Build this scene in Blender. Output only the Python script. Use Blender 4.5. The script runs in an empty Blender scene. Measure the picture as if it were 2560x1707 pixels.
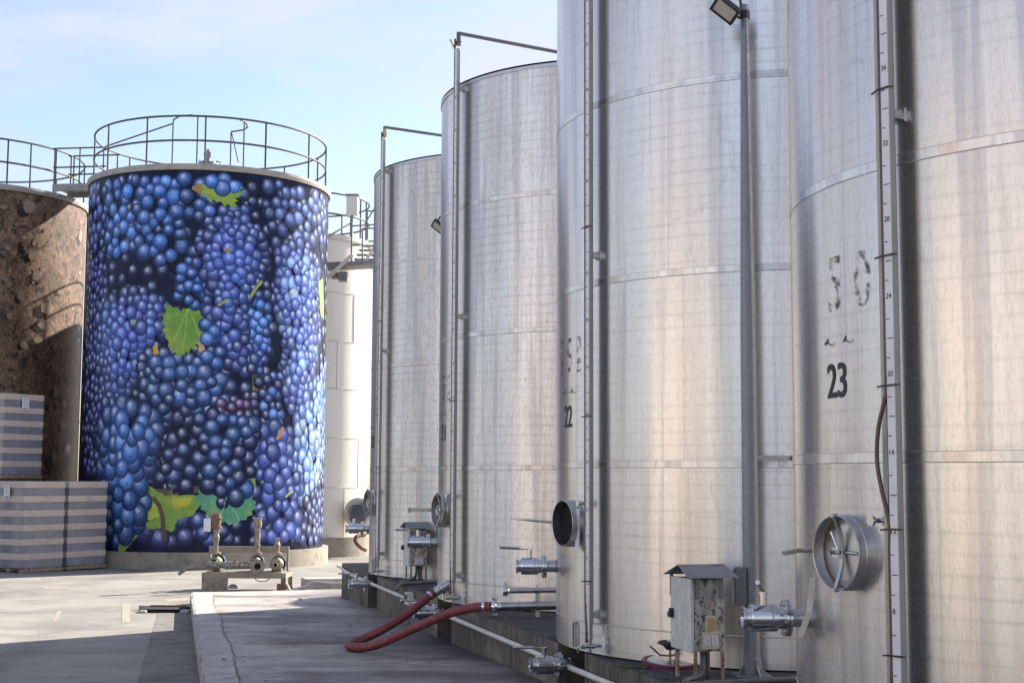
import bpy, math, random
from mathutils import Matrix, Vector
from math import sin, cos, pi, radians, sqrt, atan2, degrees, floor, hypot
S = bpy.context.scene
COL = S.collection
rnd = random.Random(7)

# ------------------------------------------------------------------ camera, sky, sun, exposure
F, PITCH, ROLL = 3500.0, 0.0971, 0.0048          # focal length in photograph pixels (2560 wide)
cd = bpy.data.cameras.new('camera')
cam = bpy.data.objects.new('camera', cd)
COL.objects.link(cam)
cd.sensor_width = 36.0
cd.lens = F / 2560.0 * 36.0
cd.clip_start, cd.clip_end = 0.1, 4000.0
cam.location = (0, 0, 0)                          # the eye is the origin; the road below it is at about z = -1.9
cam.rotation_euler = (Matrix.Rotation(pi/2 + PITCH, 3, 'X') @ Matrix.Rotation(ROLL, 3, 'Z')).to_euler()
S.camera = cam

SUN_AZ, SUN_EL = radians(43.8), radians(31.0)     # azimuth from +Y towards +X
SUN_STRENGTH, SKY_STRENGTH, EXPOSURE = 4.6, 0.082, 1.6
w = bpy.data.worlds.new('World'); S.world = w; w.use_nodes = True
nt = w.node_tree; nt.nodes.clear()
def WN(t, **k):
    n = nt.nodes.new(t)
    for a, b in k.items(): setattr(n, a, b)
    return n
out = WN('ShaderNodeOutputWorld'); bg = WN('ShaderNodeBackground'); bg.inputs[1].default_value = SKY_STRENGTH
sky = WN('ShaderNodeTexSky', sky_type='NISHITA', sun_disc=False)
sky.sun_elevation = SUN_EL; sky.sun_rotation = SUN_AZ; sky.air_density = 1.15; sky.dust_density = .7; sky.ozone_density = 1.6
tc = WN('ShaderNodeTexCoord'); mp = WN('ShaderNodeMapping'); mp.inputs['Scale'].default_value = (1.6, 1.6, 6.0)
mp.inputs['Rotation'].default_value = (0.25, 0.2, 0.3)
nz = WN('ShaderNodeTexNoise'); nz.inputs['Scale'].default_value = 2.6; nz.inputs['Detail'].default_value = 9; nz.inputs['Roughness'].default_value = .58
nz.inputs['Distortion'].default_value = .5
rp = WN('ShaderNodeValToRGB'); rp.color_ramp.elements[0].position = .38; rp.color_ramp.elements[0].color = (.0, .0, .0, 1)
rp.color_ramp.elements[1].position = .66; rp.color_ramp.elements[1].color = (.85, .85, .85, 1)
mx = WN('ShaderNodeMix', data_type='RGBA'); mx.inputs[7].default_value = (4.0, 4.35, 4.8, 1)
nt.links.new(tc.outputs['Generated'], mp.inputs[0]); nt.links.new(mp.outputs[0], nz.inputs['Vector'])
nt.links.new(nz.outputs[0], rp.inputs[0]); nt.links.new(rp.outputs[0], mx.inputs[0]); nt.links.new(sky.outputs[0], mx.inputs[6])
tint = WN('ShaderNodeMix', data_type='RGBA', blend_type='MULTIPLY'); tint.inputs[0].default_value = 1; tint.inputs[7].default_value = (.86, .805, .865, 1)
nt.links.new(mx.outputs[2], tint.inputs[6]); nt.links.new(tint.outputs[2], bg.inputs[0]); nt.links.new(bg.outputs[0], out.inputs[0])

sd = bpy.data.lights.new('sun', 'SUN'); sd.energy = SUN_STRENGTH; sd.angle = radians(.5); sd.color = (1, .93, .82)
sun = bpy.data.objects.new('sun', sd); COL.objects.link(sun)
sv = Vector((sin(SUN_AZ)*cos(SUN_EL), cos(SUN_AZ)*cos(SUN_EL), sin(SUN_EL)))
sun.rotation_euler = sv.to_track_quat('Z', 'Y').to_euler(); sun.location = sv*100
S.view_settings.view_transform = 'Standard'; S.view_settings.look = 'None'
S.view_settings.exposure = EXPOSURE; S.view_settings.gamma = 1.0
S.view_settings.use_curve_mapping = False

# ------------------------------------------------------------------ helpers
def ray(x, y):
    a, b = (x-1280)/F, (y-853.5)/F
    cr, sr = cos(ROLL), sin(ROLL)
    A, B = a*cr+b*sr, -a*sr+b*cr
    c, s = cos(PITCH), sin(PITCH)
    return Vector((A, c+B*s, s-B*c))
def at(x, y, Y):                                   # a photograph pixel at a known distance Y
    d = ray(x, y); return d*(Y/d.y)
def atz(x, y, z):
    d = ray(x, y); return d*(z/d.z)
def proj(p):
    x, y, z = p; c, s = cos(PITCH), sin(PITCH)
    d = y*c+z*s; u = z*c-y*s; a, b = x/d, -u/d
    cr, sr = cos(ROLL), sin(ROLL)
    return 1280+F*(a*cr-b*sr), 853.5+F*(a*sr+b*cr)
def road_z(y): return -1.9-.0145*y
def slab_z(y): return -1.88-.0165*(y-13.9)

class MB:
    """collects shapes in world coordinates, then links them as one mesh object"""
    def __init__(s): s.v = []; s.f = []; s.m = []; s.sm = []; s.uv = None; s.colr = None
    def add(s, vs, fs, m=0, smooth=False):
        o = len(s.v); s.v += [tuple(p) for p in vs]
        for f in fs: s.f.append(tuple(i+o for i in f)); s.m.append(m); s.sm.append(smooth)
        return s
    def box(s, c, size, ax=None, m=0):
        ax = ax or (Vector((1, 0, 0)), Vector((0, 1, 0)), Vector((0, 0, 1)))
        c = Vector(c); e = [ax[i]*(size[i]/2) for i in range(3)]
        vs = [c+e[0]*i+e[1]*j+e[2]*k for k in (-1, 1) for j in (-1, 1) for i in (-1, 1)]
        return s.add(vs, [(0, 2, 3, 1), (4, 5, 7, 6), (0, 1, 5, 4), (2, 6, 7, 3), (0, 4, 6, 2), (1, 3, 7, 5)], m)
    def bar(s, a, b, wd, ht, up=(0, 0, 1), m=0):     # rectangular bar from a to b
        a, b = Vector(a), Vector(b); x = (b-a); L = x.length; x /= L; up = Vector(up)
        y = up.cross(x); y = y.normalized() if y.length > 1e-6 else Vector((1, 0, 0)); z = x.cross(y)
        return s.box((a+b)/2, (L, wd, ht), (x, y, z), m)
    def lathe(s, o, d, prof, seg=24, m=0, smooth=True, closed=False):   # prof: (along, radius) pairs
        o, d = Vector(o), Vector(d).normalized()
        t = Vector((0, 0, 1)) if abs(d.z) < .9 else Vector((1, 0, 0))
        x = d.cross(t).normalized(); y = d.cross(x)
        n = len(prof)
        # split sharp profile corners: each band gets its own rings
        for k in range(n-1 + (1 if closed else 0)):
            vs = []
            for (h, r) in (prof[k], prof[(k+1) % n]):
                vs += [o+d*h+(x*cos(2*pi*i/seg)+y*sin(2*pi*i/seg))*max(r, 1e-5) for i in range(seg)]
            s.add(vs, [(i, (i+1) % seg, seg+(i+1) % seg, seg+i) for i in range(seg)], m, smooth)
        return s
    def disc(s, o, d, r, h=0, seg=24, m=0): return s.lathe(Vector(o)+Vector(d).normalized()*h, d, [(0, 0), (0, r)], seg, m, False)
    def cyl(s, a, b, r, seg=16, m=0, r2=None):
        a, b = Vector(a), Vector(b); L = (b-a).length; r2 = r if r2 is None else r2
        return s.lathe(a, b-a, [(0, 0), (0, r), (L, r2), (L, 0)], seg, m)
    def tube(s, pts, r, seg=8, m=0, caps=True, rad=None):
        pts = [Vector(p) for p in pts]; n = len(pts); o = len(s.v)
        ref = None
        rings = []
        for i, p in enumerate(pts):
            t = (pts[min(i+1, n-1)]-pts[max(i-1, 0)]).normalized()
            if ref is None:
                ref = Vector((0, 0, 1)) if abs(t.z) < .9 else Vector((1, 0, 0))
            x = (ref - t*ref.dot(t)).normalized(); ref = x; y = t.cross(x)
            rr = rad[i] if rad else r
            rings.append([p+(x*cos(2*pi*k/seg)+y*sin(2*pi*k/seg))*rr for k in range(seg)])
        vs = [q for g in rings for q in g]
        fs = [(i*seg+k, i*seg+(k+1) % seg, (i+1)*seg+(k+1) % seg, (i+1)*seg+k) for i in range(n-1) for k in range(seg)]
        s.add(vs, fs, m, True)
        if caps:
            s.add(rings[0], [tuple(range(seg))[::-1]], m); s.add(rings[-1], [tuple(range(seg))], m)
        return s
    def ring(s, c, R, r, a0=0, a1=360, n=64, seg=6, m=0):               # horizontal tube arc
        c = Vector(c)
        return s.tube([c+Vector((R*cos(radians(a0+(a1-a0)*i/n)), R*sin(radians(a0+(a1-a0)*i/n)), 0)) for i in range(n+1)], r, seg, m, caps=(abs(a1-a0) < 359.9))
    def prism(s, poly, z0, z1, m=0):                                    # plan polygon (ccw) from z0 to z1; z may be functions of (x, y)
        n = len(poly); zf = lambda z, p: z(p[0], p[1]) if callable(z) else z
        vs = [(p[0], p[1], zf(z0, p)) for p in poly]+[(p[0], p[1], zf(z1, p)) for p in poly]
        return s.add(vs, [tuple(range(n))[::-1], tuple(range(n, 2*n))]+[(i, (i+1) % n, n+(i+1) % n, n+i) for i in range(n)], m)
    def sphere(s, c, r, sc=(1, 1, 1), seg=16, rings=10, m=0, half=False):
        c = Vector(c); vs = []; fs = []
        for j in range(rings+1):
            th = (pi/2 if half else pi)*j/rings
            for i in range(seg):
                ph = 2*pi*i/seg; vs.append(c+Vector((sin(th)*cos(ph)*r*sc[0], sin(th)*sin(ph)*r*sc[1], cos(th)*r*sc[2])))
        for j in range(rings):
            for i in range(seg): fs.append((j*seg+i, (j+1)*seg+i, (j+1)*seg+(i+1) % seg, j*seg+(i+1) % seg))
        return s.add(vs, fs, m, True)
    def build(s, name, mats, parent=None, bevel=0):
        me = bpy.data.meshes.new(name); o0 = Vector((0, 0, 0)); p = parent
        while p is not None: o0 += p.location; p = p.parent
        me.from_pydata([tuple(Vector(q)-o0) for q in s.v], [], s.f)
        for mm in (mats if isinstance(mats, (list, tuple)) else [mats]): me.materials.append(mm)
        me.polygons.foreach_set('material_index', s.m); me.polygons.foreach_set('use_smooth', s.sm)
        if s.uv:
            uvl = me.uv_layers.new(name='UVMap')
            for l in me.loops: uvl.data[l.index].uv = s.uv[l.vertex_index]
        if s.colr:
            ca = me.color_attributes.new('tint', 'FLOAT_COLOR', 'POINT')
            for i, c in enumerate(s.colr): ca.data[i].color = c
        me.update()
        ob = bpy.data.objects.new(name, me); COL.objects.link(ob); ob.parent = parent
        if bevel:
            b = ob.modifiers.new('bevel', 'BEVEL'); b.width = bevel; b.segments = 2; b.limit_method = 'ANGLE'; b.angle_limit = radians(40)
        return ob
def tag(o, label=None, cat=None, group=None, kind=None):
    for k, v in (('label', label), ('category', cat), ('group', group), ('kind', kind)):
        if v: o[k] = v
    return o
def thing(name, loc, label, cat, group=None):
    o = bpy.data.objects.new(name, None); COL.objects.link(o); o.location = loc; o.empty_display_size = .2
    return tag(o, label, cat, group)
def copy_tree(o, parent=None):
    c = o.copy(); COL.objects.link(c); c.parent = parent
    for ch in list(o.children): copy_tree(ch, c)
    return c
def smooth_path(pts, n):                            # Catmull-Rom
    pts = [Vector(p) for p in pts]; P = [pts[0]*2-pts[1]]+pts+[pts[-1]*2-pts[-2]]; outp = []
    for i in range(1, len(P)-2):
        for k in range(n):
            t = k/n; a, b, c, d = P[i-1:i+3]
            outp.append(.5*((2*b)+(c-a)*t+(2*a-5*b+4*c-d)*t*t+(3*b-a-3*c+d)*t**3))
    return outp+[pts[-1]]

# ---- materials
def new_mat(name):
    m = bpy.data.materials.new(name); m.use_nodes = True
    n = m.node_tree; return m, n, n.nodes['Principled BSDF']
def N(n, t, ins=None, **k):
    a = n.nodes.new(t)
    for q, b in k.items(): setattr(a, q, b)
    for q, b in (ins or {}).items():
        if isinstance(b, bpy.types.NodeSocket): n.links.new(b, a.inputs[q])
        else: a.inputs[q].default_value = b
    return a
def math_(n, op, a, b=None, c=None, clamp=False):
    x = N(n, 'ShaderNodeMath', {0: a}, operation=op, use_clamp=clamp)
    for i, v in ((1, b), (2, c)):
        if v is None: continue
        if isinstance(v, bpy.types.NodeSocket): n.links.new(v, x.inputs[i])
        else: x.inputs[i].default_value = v
    return x.outputs[0]
def mixc(n, f, a, b, mode='MIX'):
    x = N(n, 'ShaderNodeMix', {0: f, 6: a, 7: b}, data_type='RGBA', blend_type=mode); return x.outputs[2]
def c4(c): return (*c, 1) if len(c) == 3 else c
def noise(n, vec, scale, detail=4, rough=.6, dist=0):
    return N(n, 'ShaderNodeTexNoise', {'Vector': vec, 'Scale': scale, 'Detail': detail, 'Roughness': rough, 'Distortion': dist}).outputs[0]
def ramp(n, f, *stops):
    r = N(n, 'ShaderNodeValToRGB', {0: f}); e = r.color_ramp.elements
    while len(e) < len(stops): e.new(.5)
    for q, (p, c) in zip(e, stops): q.position = p; q.color = c4(c) if not isinstance(c, (int, float)) else (c, c, c, 1)
    return r.outputs[0]
def step(n, f, a, b):                               # smooth 0..1 between a and b
    return N(n, 'ShaderNodeMapRange', {0: f, 1: a, 2: b, 3: 0.0, 4: 1.0}).outputs[0]
def objc(n, scale=(1, 1, 1)):
    t = N(n, 'ShaderNodeTexCoord'); return N(n, 'ShaderNodeMapping', {'Vector': t.outputs['Object'], 'Scale': scale}).outputs[0]
def mat(name, c1, c2=None, scale=6, stretch=(1, 1, 1), rough=.6, metal=0.0, bump=0.0, lo=.35, hi=.65, spots=None, bscale=None, rvar=.12, coat=0):
    """two-tone procedural material: noise between c1 and c2, optional spots (colour, scale, threshold), bump and uneven gloss"""
    m, n, p = new_mat(name); v = objc(n, stretch)
    nz_ = noise(n, v, scale, 8, .65)
    col = mixc(n, step(n, nz_, lo, hi), c4(c1), c4(c2 or c1))
    if spots:
        for (sc, ss, th) in ([spots] if not isinstance(spots[0], (list, tuple)) or isinstance(spots[0], float) else spots) if not isinstance(spots, list) else spots:
            col = mixc(n, step(n, noise(n, v, ss, 6, .7), th, th+.08), col, c4(sc))
    n.links.new(col, p.inputs['Base Color'])
    n.links.new(math_(n, 'MULTIPLY_ADD', nz_, rvar*2, rough-rvar), p.inputs['Roughness'])
    p.inputs['Metallic'].default_value = metal
    if coat: p.inputs['Coat Weight'].default_value = coat
    if bump:
        b = N(n, 'ShaderNodeBump', {'Height': noise(n, v, bscale or scale*8, 5, .6), 'Strength': bump, 'Distance': .02})
        n.links.new(b.outputs[0], p.inputs['Normal'])
    return m

def brushed_tank():
    m, n, p = new_mat('brushed_stainless_tank'); t = N(n, 'ShaderNodeTexCoord'); o = t.outputs['Object']
    sp = N(n, 'ShaderNodeSeparateXYZ', {0: o}); x, y, z = sp.outputs
    ph = math_(n, 'ARCTAN2', y, x); arc = math_(n, 'MULTIPLY', ph, 2.12)
    oi = N(n, 'ShaderNodeObjectInfo'); dirt = N(n, 'ShaderNodeSeparateColor', {0: oi.outputs['Color']}).outputs[0]
    rv = math_(n, 'MULTIPLY', oi.outputs['Random'], 50)
    def cyl(a, b): return N(n, 'ShaderNodeCombineXYZ', {0: math_(n, 'MULTIPLY', arc, a), 1: rv, 2: math_(n, 'MULTIPLY', z, b)}).outputs[0]
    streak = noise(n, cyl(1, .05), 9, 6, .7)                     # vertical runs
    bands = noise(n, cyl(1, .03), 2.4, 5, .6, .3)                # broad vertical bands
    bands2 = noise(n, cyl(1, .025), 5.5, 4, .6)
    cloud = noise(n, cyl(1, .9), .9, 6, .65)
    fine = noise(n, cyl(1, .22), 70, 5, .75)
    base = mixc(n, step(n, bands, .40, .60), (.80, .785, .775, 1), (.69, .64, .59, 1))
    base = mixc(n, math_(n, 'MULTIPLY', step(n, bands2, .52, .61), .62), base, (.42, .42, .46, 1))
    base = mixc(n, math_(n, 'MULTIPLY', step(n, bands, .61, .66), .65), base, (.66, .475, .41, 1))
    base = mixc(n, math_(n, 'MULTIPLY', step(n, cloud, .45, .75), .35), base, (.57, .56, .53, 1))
    d1 = math_(n, 'MULTIPLY', step(n, fine, .50, .72), math_(n, 'ADD', math_(n, 'MULTIPLY', dirt, .8), .18))
    base = mixc(n, d1, base, (.30, .29, .27, 1))
    d2 = math_(n, 'MULTIPLY', step(n, streak, .50, .70), math_(n, 'ADD', math_(n, 'MULTIPLY', dirt, .40), .33))
    base = mixc(n, d2, base, (.41, .385, .35, 1))
    # spot-weld lines every 0.105 m up the shell, dirtier in places
    fr = math_(n, 'FRACT', math_(n, 'ADD', math_(n, 'DIVIDE', z, .1055), math_(n, 'MULTIPLY', noise(n, cyl(1, 1), 1.1, 1), .2)))
    ln = math_(n, 'SUBTRACT', 1.0, step(n, math_(n, 'ABSOLUTE', math_(n, 'SUBTRACT', fr, .5)), .02, .16))
    lm = math_(n, 'MULTIPLY', ln, math_(n, 'MULTIPLY', step(n, noise(n, cyl(1, 1.6), 1.1, 6, .7), .38, .72), math_(n, 'MULTIPLY_ADD', dirt, .25, .26)))
    base = mixc(n, lm, base, (.27, .245, .22, 1))
    # hairline crazing in the grime
    vo = N(n, 'ShaderNodeTexVoronoi', {'Vector': N(n, 'ShaderNodeMix', {0: .12, 4: cyl(1, .35), 5: N(n, 'ShaderNodeTexNoise', {'Vector': cyl(1, 1), 'Scale': 3.0}).outputs[1]}, data_type='VECTOR').outputs[1], 'Scale': 2.2}, feature='DISTANCE_TO_EDGE')
    cr = math_(n, 'MULTIPLY', math_(n, 'SUBTRACT', 1.0, step(n, vo.outputs[0], .002, .010)), math_(n, 'MULTIPLY', step(n, cloud, .45, .6), .22))
    base = mixc(n, cr, base, (.3, .28, .25, 1))
    n.links.new(base, p.inputs['Base Color'])
    p.inputs['Metallic'].default_value = .85
    n.links.new(math_(n, 'ADD', math_(n, 'MULTIPLY_ADD', fine, .10, .21), math_(n, 'MULTIPLY', dirt, .12)), p.inputs['Roughness'])
    p.inputs['Anisotropic'].default_value = .75; p.inputs['Anisotropic Rotation'].default_value = .25
    tg = N(n, 'ShaderNodeTangent', direction_type='RADIAL', axis='Z'); n.links.new(tg.outputs[0], p.inputs['Tangent'])
    hgt = math_(n, 'ADD', math_(n, 'MULTIPLY', noise(n, cyl(1, .12), 1.6, 2, .5), 1.0), math_(n, 'MULTIPLY', ln, -.004))
    b = N(n, 'ShaderNodeBump', {'Height': hgt, 'Strength': .16, 'Distance': .05}); n.links.new(b.outputs[0], p.inputs['Normal'])
    return m
M = {}
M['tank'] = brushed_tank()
M['steel'] = mat('polished_stainless', (.66, .66, .67), (.56, .555, .55), 9, (1, 1, 1), .15, 1.0, .02, rvar=.06)
M['steel_brushed'] = mat('dull_stainless', (.56, .55, .54), (.44, .43, .41), 14, (1, 1, 1), .36, 1.0, .05)
M['lid'] = mat('dull_lid_steel', (.66, .66, .66), (.50, .50, .50), 5, rough=.34, metal=.95, bump=.05)
M['steel_dark'] = mat('stained_steel', (.32, .31, .31), (.2, .19, .19), 12, rough=.4, metal=1.0, bump=.05)
M['weld'] = mat('weld_line', (.7, .69, .67), (.5, .48, .45), 40, rough=.45, metal=.6, bump=.3)
M['seam'] = mat('seam_grime', (.24, .22, .20), (.42, .40, .37), 6, rough=.6)
M['joint'] = mat('vertical_joint', (.66, .64, .61), (.50, .48, .45), 9, rough=.45, metal=.7)
M['alu'] = mat('weathered_aluminium', (.45, .42, .37), (.36, .335, .29), 10, (1, 1, .2), .5, .35)
M['scale'] = mat('white_scale_strip', (.74, .74, .78), (.66, .65, .68), 8, rough=.35)
M['black'] = mat('black_paint', (.012, .012, .014), (.03, .03, .03), 60, rough=.55)
M['rubber'] = mat('black_rubber', (.018, .018, .02), (.03, .03, .033), 30, rough=.5)
M['tube'] = mat('brown_sight_tube', (.07, .035, .03), (.11, .06, .05), 20, rough=.28)
M['orange'] = mat('orange_line', (.7, .4, .22), rough=.5)
M['void'] = mat('painted_dark', (.004, .004, .004), rough=.9)  # near-black stands in for the shade inside openings; also colours the valve gaskets
M['gasket'] = mat('amber_gasket', (.33, .17, .04), (.22, .11, .03), 20, rough=.4)
M['paper'] = mat('white_paper', (.78, .78, .8), (.7, .69, .7), 12, rough=.7)
M['tape'] = mat('cream_tape', (.72, .69, .58), (.6, .57, .48), 12, rough=.5)
M['pvc'] = mat('white_pvc', (.74, .72, .68), (.56, .52, .46), 5, (1, 1, 1), .38, spots=[((.3, .25, .2), 9, .66)], bump=.05)
M['hose'] = mat('wine_red_hose', (.36, .085, .08), (.23, .05, .055), 7, rough=.42, spots=[((.27, .12, .11), 11, .6)])
M['yellow_tube'] = mat('yellow_tube', (.6, .42, .14), (.5, .36, .15), 12, rough=.4)
M['galv'] = mat('galvanised_steel', (.235, .255, .285), (.20, .215, .24), 18, rough=.45, metal=.35, bump=.05, bscale=120)
M['greybox'] = mat('grey_enamel', (.17, .19, .215), (.13, .145, .165), 8, rough=.4, metal=.2)
M['conduit'] = mat('grey_conduit', (.16, .16, .17), (.1, .1, .1), 14, rough=.5, bump=.1)
M['rust'] = mat('rusty_leg', (.20, .10, .06), (.5, .45, .4), 16, rough=.75, lo=.45, hi=.6, bump=.2)
M['lamp_glass'] = mat('floodlight_glass', (.50, .49, .40), (.44, .43, .36), 10, rough=.25)
M['cab'] = mat('weathered_cabinet', (.66, .65, .62), (.50, .49, .47), 9, (1, 1, .45), .55, .05, spots=[((.38, .38, .37), 26, .55), ((.36, .18, .05), 15, .71)], bump=.1)
M['cab_side'] = mat('stained_cabinet_side', (.52, .50, .44), (.27, .27, .265), 7, (1, 1, .6), .6, .05, spots=[((.09, .09, .09), 30, .49), ((.42, .20, .04), 8, .58)], bump=.15)
M['cab_roof'] = mat('sheet_roof', (.27, .27, .30), (.20, .20, .22), 5, (1, 1, 1), .5, .3, spots=[((.05, .05, .055), 4, .58)], bump=.1)
M['outlet'] = mat('yellowed_plastic', (.62, .57, .44), (.45, .40, .3), 12, rough=.45)
M['amber_plastic'] = mat('amber_plastic', (.50, .35, .15), (.42, .28, .12), 12, rough=.4)
M['lid_gasket'] = mat('magenta_gasket', (.16, .03, .07), (.1, .025, .05), 20, rough=.5)
def concrete(name, c1, c2, dark, stain=None, scale=1.6, drip=False, sthr=.55):
    m, n, p = new_mat(name); v = objc(n, (1, 1, 1)); vd = objc(n, (1.6, 1.6, .3)) if drip else v
    a = noise(n, v, scale, 9, .65); f = noise(n, v, 55, 4, .7)
    col = mixc(n, step(n, a, .35, .65), c4(c1), c4(c2))
    col = mixc(n, math_(n, 'MULTIPLY', step(n, noise(n, vd, scale*2.4, 8, .7), .50, .66), .85), col, c4(dark))
    if stain: col = mixc(n, math_(n, 'MULTIPLY', step(n, noise(n, objc(n, (.55, 1.0, 1)), .8, 7, .68, .6), sthr, sthr+.16), .8), col, c4(stain))
    col = mixc(n, math_(n, 'MULTIPLY', step(n, f, .5, .8), .4), col, c4(tuple(q*.55 for q in c1)))
    n.links.new(col, p.inputs['Base Color']); p.inputs['Roughness'].default_value = .85
    b = N(n, 'ShaderNodeBump', {'Height': math_(n, 'ADD', f, math_(n, 'MULTIPLY', a, .8)), 'Strength': .35, 'Distance': .012})
    n.links.new(b.outputs[0], p.inputs['Normal']); return m
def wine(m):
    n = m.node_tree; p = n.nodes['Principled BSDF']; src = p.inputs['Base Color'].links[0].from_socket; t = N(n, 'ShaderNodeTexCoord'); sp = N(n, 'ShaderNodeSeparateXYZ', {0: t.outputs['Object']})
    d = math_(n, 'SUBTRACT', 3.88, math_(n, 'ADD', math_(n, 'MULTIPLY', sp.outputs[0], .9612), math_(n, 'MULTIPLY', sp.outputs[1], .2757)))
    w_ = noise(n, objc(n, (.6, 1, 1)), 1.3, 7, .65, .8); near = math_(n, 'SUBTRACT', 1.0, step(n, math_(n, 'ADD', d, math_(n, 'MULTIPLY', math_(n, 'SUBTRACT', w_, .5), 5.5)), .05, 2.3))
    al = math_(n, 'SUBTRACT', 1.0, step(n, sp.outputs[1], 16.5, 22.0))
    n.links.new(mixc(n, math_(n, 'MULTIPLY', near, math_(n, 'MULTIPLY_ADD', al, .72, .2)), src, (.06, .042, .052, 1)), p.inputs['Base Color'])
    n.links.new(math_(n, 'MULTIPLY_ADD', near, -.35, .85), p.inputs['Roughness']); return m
M['slab'] = wine(concrete('slab_concrete', (.47, .435, .395), (.37, .345, .315), (.19, .172, .16), (.085, .062, .07), .8, sthr=.47))
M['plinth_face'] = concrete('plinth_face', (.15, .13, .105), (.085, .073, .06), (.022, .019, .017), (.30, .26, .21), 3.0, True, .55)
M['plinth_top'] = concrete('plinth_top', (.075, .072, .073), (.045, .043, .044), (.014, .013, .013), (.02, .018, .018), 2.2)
M['kerb'] = concrete('kerb_concrete', (.45, .425, .39), (.36, .34, .315), (.22, .205, .19), None, 2.0)
M['base'] = concrete('tank_base_concrete', (.36, .32, .26), (.28, .25, .205), (.17, .15, .125), None, 1.2)
def road_mat():
    m, n, p = new_mat('worn_asphalt'); v = objc(n); a = noise(n, v, .5, 9, .68, .6); g = noise(n, v, 38, 3, .8)
    col = mixc(n, step(n, a, .38, .62), (.31, .287, .25, 1), (.19, .177, .157, 1))
    col = mixc(n, math_(n, 'MULTIPLY', step(n, g, .45, .7), .5), col, (.13, .125, .12, 1))
    col = mixc(n, math_(n, 'MULTIPLY', step(n, noise(n, v, 9, 5, .8), .48, .66), .45), col, (.15, .14, .13, 1))
    sw = noise(n, objc(n, (.25, 1.6, 1)), .9, 6, .6, .8)
    col = mixc(n, math_(n, 'MULTIPLY', step(n, sw, .55, .7), .45), col, (.33, .31, .28, 1))
    col = mixc(n, math_(n, 'MULTIPLY', step(n, noise(n, objc(n, (.3, 1.3, 1)), 1.5, 6, .6, 1.2), .60, .66), .35), col, (.12, .115, .11, 1))
    ty = N(n, 'ShaderNodeTexWave', {'Vector': objc(n, (.5, 1, 1)), 'Scale': .16, 'Distortion': 3.5, 'Detail': 2.0, 'Detail Scale': .6}).outputs[1]
    col = mixc(n, math_(n, 'MULTIPLY', step(n, ty, .90, .99), math_(n, 'MULTIPLY', step(n, g, .35, .6), .45)), col, (.085, .08, .078, 1))
    col = mixc(n, math_(n, 'MULTIPLY', step(n, noise(n, v, 1.3, 8, .78, .8), .57, .66), .6), col, (.115, .105, .095, 1))
    n.links.new(col, p.inputs['Base Color']); p.inputs['Roughness'].default_value = .82
    b = N(n, 'ShaderNodeBump', {'Height': g, 'Strength': .4, 'Distance': .01}); n.links.new(b.outputs[0], p.inputs['Normal']); return m
M['road'] = road_mat()
M['road_yellow'] = mat('faded_yellow_paint', (.34, .30, .215), (.25, .232, .20), 12, rough=.85, lo=.46, hi=.54)
M['crack'] = mat('crack_dirt', (.05, .045, .042), (.12, .11, .10), 20, rough=.95)
M['moss'] = mat('moss', (.05, .09, .012), (.03, .05, .01), 25, rough=.95, bump=.4)
M['debris'] = mat('leaf_debris', (.08, .065, .05), (.2, .18, .15), 8, rough=.9)
M['cream'] = mat('white_painted_steel', (.78, .74, .66), (.70, .655, .575), 1.2, (1, 1, .25), .45, .1, spots=[((.66, .62, .55), 3, .62)])
M['cream2'] = mat('buff_painted_steel', (.62, .57, .48), (.55, .50, .42), 1.5, (1, 1, .3), .5)
M['rim'] = mat('rim_steel', (.42, .40, .37), (.30, .28, .26), 3, (1, 1, 3), .55, .3)
M['roof'] = mat('tank_roof', (.62, .60, .57), (.52, .50, .47), 2, rough=.5, metal=.2)
M['rail'] = mat('weathered_rail', (.045, .043, .042), (.085, .08, .075), 6, rough=.6, metal=.1)
M['walk'] = mat('grey_walkway_steel', (.34, .33, .32), (.24, .235, .23), 6, rough=.55, metal=.3)
M['pump'] = mat('grimy_pump_metal', (.36, .32, .25), (.19, .165, .13), 14, rough=.55, metal=.5, spots=[((.12, .055, .025), 20, .6), ((.5, .47, .4), 9, .64)], bump=.25)
M['skid'] = mat('dusty_skid_steel', (.33, .29, .225), (.24, .21, .165), 8, rough=.6, metal=.3, spots=[((.13, .10, .08), 14, .64)])
M['motor'] = mat('blue_motor', (.03, .07, .2), (.02, .05, .14), 10, rough=.5)
M['rust_brown'] = mat('rusted_iron', (.15, .075, .04), (.24, .15, .09), 22, rough=.8, bump=.3)
M['wood'] = mat('pallet_wood', (.30, .22, .14), (.2, .14, .09), 6, (1, 1, 6), .8)
M['card'] = mat('cardboard_tray', (.56, .46, .385), (.50, .405, .335), 2, (1, 1, .4), .75)
def bottles_mat():
    m, n, p = new_mat('packed_bottles'); t = N(n, 'ShaderNodeTexCoord'); sp = N(n, 'ShaderNodeSeparateXYZ', {0: t.outputs['Object']})
    u = math_(n, 'ADD', math_(n, 'MULTIPLY', sp.outputs[0], .9), math_(n, 'MULTIPLY', sp.outputs[1], 1.3))
    s_ = math_(n, 'SINE', math_(n, 'MULTIPLY', u, 85.0))
    col = mixc(n, step(n, s_, -1, 1), (.115, .115, .14, 1), (.225, .228, .255, 1))
    col = mixc(n, math_(n, 'MULTIPLY', step(n, noise(n, objc(n, (1, 1, .4)), 3, 5), .5, .7), .5), col, (.27, .29, .36, 1))
    n.links.new(col, p.inputs['Base Color']); p.inputs['Roughness'].default_value = .3; return m
M['bottles'] = bottles_mat()
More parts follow.
